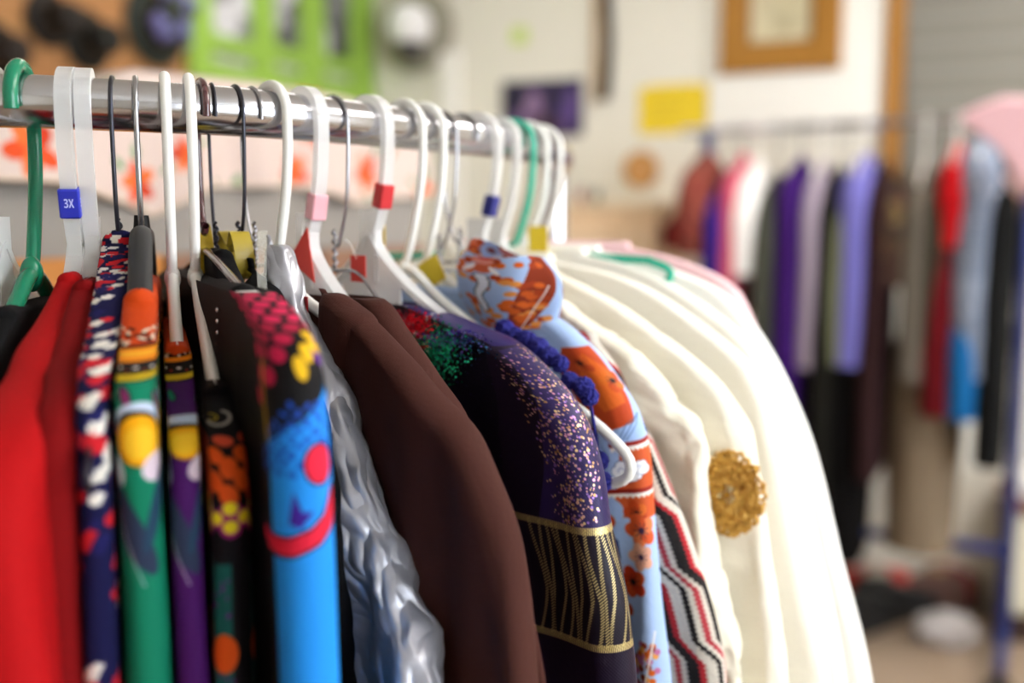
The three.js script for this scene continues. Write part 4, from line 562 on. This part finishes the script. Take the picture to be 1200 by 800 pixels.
far(935, 186, 535, 30, cloth(0x3a1766), 'purple_dress', 'long deep purple dress on the far rack');
far(960, 190, 430, 22, cloth(0xa093a4), 'lilac_blouse', 'lilac grey top beside the deep purple dress', { white: true });
far(978, 198, 640, 24, cloth(0x14130f), 'black_dress', 'long black dress left of the lavender shirt');
far(990, 215, 425, 16, cloth(0x6c7058), 'olive_shirt', 'olive grey shirt squeezed beside the lavender one');
far(1008, 180, 428, 34, cloth(0x7471be), 'lavender_shirt', 'lavender blue shirt on the far rack', { white: true });
far(1003, 235, 660, 46, cloth(0x080708), 'black_trousers', 'black trousers hanging below the lavender shirt', { nohanger: true, L: 0.15 });
far(1032, 190, 560, 20, cloth(0x2e1a1c), 'dark_coat', 'dark brown coat right of the lavender shirt');
far(1051, 200, 335, 26, mottled('#40291f', ['#6a5830', '#803a2c', '#2c1e18', '#544828'], 240, 0.016, 202), 'patterned_shirt', 'brown shirt with gold and rust pattern');
far(1078, 192, 445, 30, mottled('#5f584e', ['#6c655b', '#544d44'], 300, 0.006, 203), 'taupe_jacket', 'taupe tweed jacket on the far rack', { white: true });
far(1097, 200, 400, 16, cloth(0x3a352a), 'olive_jacket', 'dark olive jacket beside the red one');
far(1114, 168, 290, 26, cloth(0xc2121c), 'red_shirt', 'bright red shirt on the far rack', { white: true });
far(1106, 260, 485, 28, cloth(0x5e0a14), 'wine_skirt', 'wine red skirt below the bright red shirt', { nohanger: true });
far(1143, 158, 442, 46, (() => { const m = std(0xffffff, 0.9, { map: print(256, (g, r) => { g.fillStyle = '#98a4b8'; g.fillRect(-0.3, 0, 0.6, 0.6); for (let k = 0; k < 34; k++) { g.fillStyle = 'rgba(60,72,100,.55)'; g.fillRect(-0.26 + k * 0.016, 0, 0.006, 0.6); g.fillRect(-0.3, k * 0.016, 0.6, 0.006); } for (let k = 0; k < 200; k++) blob(g, (r() - 0.5) * 0.5, r() * 0.5, 0.004, 0.004, '#d2d8e4'); }) }); return m; })(), 'checked_shirt', 'grey blue checked shirt near the right post', { white: true });
far(1137, 330, 490, 30, cloth(0x1767a8), 'blue_shorts', 'bright blue shorts under the checked shirt', { nohanger: true });
far(1171, 190, 545, 30, cloth(0x121314), 'black_coat', 'black coat at the right end of the far rack');
far(1092, 350, 655, 84, cloth(0x837461), 'beige_skirt', 'long beige skirt hanging low on the far rack', { nohanger: true, L: 0.1 });
{ // pink cardigan thrown over the right end of the rail
  const P = FR1.clone().setY(FRY), h = { P: at(1172, 200, 2.62), a: frA - 1.35, r: V3(Math.cos(frA - 1.35), 0, Math.sin(frA - 1.35)), neck: 0 }; void P;
  const pr = [[1150, 122], [1180, 112], [1215, 116], [1240, 150], [1250, 210], [1256, 260]].map(([x, y], i) => { const p = onPlane(x, y, h.P, V3(-h.r.z, 0, h.r.x)).sub(h.P); return [p.dot(h.r), p.y, [0.02, 0.05, 0.06, 0.05, 0.04, 0.03][i]]; });
  const g = seat(thing('pink_cardigan', 'pale pink cardigan hanging over the right end of the far rack', 'clothing'), h);
  const q = (x, y) => { const p = onPlane(x, y, h.P, V3(-h.r.z, 0, h.r.x)).sub(h.P); return [p.dot(h.r), p.y]; };
  const s = new THREE.Shape(); [[1138, 136], [1158, 127], [1180, 120], [1215, 122], [1245, 145], [1255, 225], [1208, 214], [1192, 194], [1178, 172], [1158, 156], [1140, 146]].forEach(([x, y], i) => { const v = q(x, y); i ? s.lineTo(...v) : s.moveTo(...v); });
  const ge = new THREE.ExtrudeGeometry(s, { depth: 0.05, bevelEnabled: true, bevelSize: 0.012, bevelThickness: 0.02, bevelSegments: 4 }).translate(0, 0, -0.025); void pr;
  part('body', ge, cloth(0xf0c4ce), g);
  part('cuff', tube([[...q(1188, 200), 0], [...q(1196, 214), 0], [...q(1206, 222), 0]], 0.03, false, 16, 12).scale(1, 1, 1), cloth(0xf2d2d8), g);
}
// ---------------------------------------------------------------- floor clutter and the low chest at the right
function shoe(px, py, rot, m, label, s = 1) {
  const g = thing('shoe', label, 'shoe'), p = onFloor(px, py); g.position.set(p.x, 0, p.z); g.rotation.y = rot; g.scale.setScalar(s);
  const sh = new THREE.Shape(); sh.moveTo(-0.13, 0); sh.lineTo(0.13, 0); sh.quadraticCurveTo(0.15, 0.04, 0.1, 0.055); sh.quadraticCurveTo(0.02, 0.07, -0.02, 0.1); sh.lineTo(-0.12, 0.105); sh.quadraticCurveTo(-0.145, 0.05, -0.13, 0);
  part('upper', new THREE.ExtrudeGeometry(sh, { depth: 0.05, bevelEnabled: true, bevelSize: 0.012, bevelThickness: 0.016, bevelSegments: 4 }).translate(0, 0.02, -0.025), m, g); part('sole', rbox(0.29, 0.02, 0.088, 0.01, 0, 0.01, 0), std(0x2a2624, 0.8), g); part('laces', merge([0, 1, 2, 3].map(k => rbox(0.008, 0.006, 0.06, 0.002, 0.0 + k * 0.024, 0.118 - k * 0.012, 0))), std(0xd8d2c8, 0.8), g);
}
shoe(1022, 735, 0.6, black, 'black shoe beside the white bag'); shoe(1048, 722, 0.2, black, 'black shoe behind another black shoe'); shoe(1014, 702, 2.4, std(0xc03a34, 0.6), 'red shoe under the far rack'); shoe(1036, 700, 1.0, std(0xb9b0a4, 0.7), 'pale grey shoe beside the red one'); shoe(1078, 712, 2.9, std(0x5c4038, 0.7), 'brown shoe under the lower bar'); shoe(1125, 706, 0.3, std(0x8a7048, 0.7), 'tan shoe by the blue post'); shoe(1098, 700, 1.8, std(0x8c3040, 0.7), 'dark pink shoe by the lower bar');
{ const p = onFloor(1106, 752), b = new THREE.IcosahedronGeometry(1, 5), q = b.attributes.position; for (let i = 0; i < q.count; i++) { const v = V3(q.getX(i), q.getY(i), q.getZ(i)), k = 1 + 0.2 * noise.noise(v.x * 2.2, v.y * 2.2, v.z * 2.2) + 0.1 * Math.abs(noise.noise(v.x * 6, v.y * 6, v.z * 6)); q.setXYZ(i, v.x * k * 0.098, Math.max(-0.042, v.y * k * 0.052), v.z * k * 0.07); } b.computeVertexNormals(); b.translate(0, 0.043, 0); const g = thing('plastic_bag', 'crumpled white plastic bag on the carpet', 'bag'); g.position.set(p.x, 0, p.z); part('bag', b, std(0xb9b4b4, 0.5), g); part('tie', rbox(0.05, 0.03, 0.012, 0.005, 0, 0.092, 0), std(0xb9b4b4, 0.5), g); }
{ const g = thing('chest', 'low cream chest with a brown wooden top beyond the far rack', 'chest'), l = onBack(1172, 640), c = l.clone().addScaledVector(E1, 0.36).addScaledVector(NB, 0.17), H = onBack(1190, 584, 0.28).y; g.position.set(c.x, 0, c.z); g.rotation.y = TH;
  part('plinth', box(0.7, 0.09, 0.25, 0, 0.045, 0), std(0x3a2418, 0.7), g); part('body', rbox(0.72, H - 0.13, 0.26, 0.005, 0, 0.09 + (H - 0.13) / 2, 0), std(0xd9d5bf, 0.6), g); part('top', rbox(0.76, 0.045, 0.29, 0.006, 0, H - 0.022, 0), std(0x74452a, 0.5), g);
  for (const s of [-1, 1]) { const d = part('door', rbox(0.34, H - 0.19, 0.014, 0.004, s * 0.177, 0.1 + (H - 0.15) / 2, 0.138), std(0xdedac4, 0.55), g); part('handle', rod([s * 0.03, H * 0.55, 0.158], [s * 0.03, H * 0.72, 0.158], 0.005), chrome, d); }
  const t = thing('folded_towel', 'folded white towel on top of the low chest', 'towel'); t.position.set(c.x, H, c.z); t.rotation.y = TH; for (let k = 0; k < 3; k++) part('fold', rbox(0.34, 0.022, 0.2, 0.01, -0.17, 0.0115 + k * 0.0225, 0), cloth(0xeceae6), t);
}
renderer.render(scene, camera);
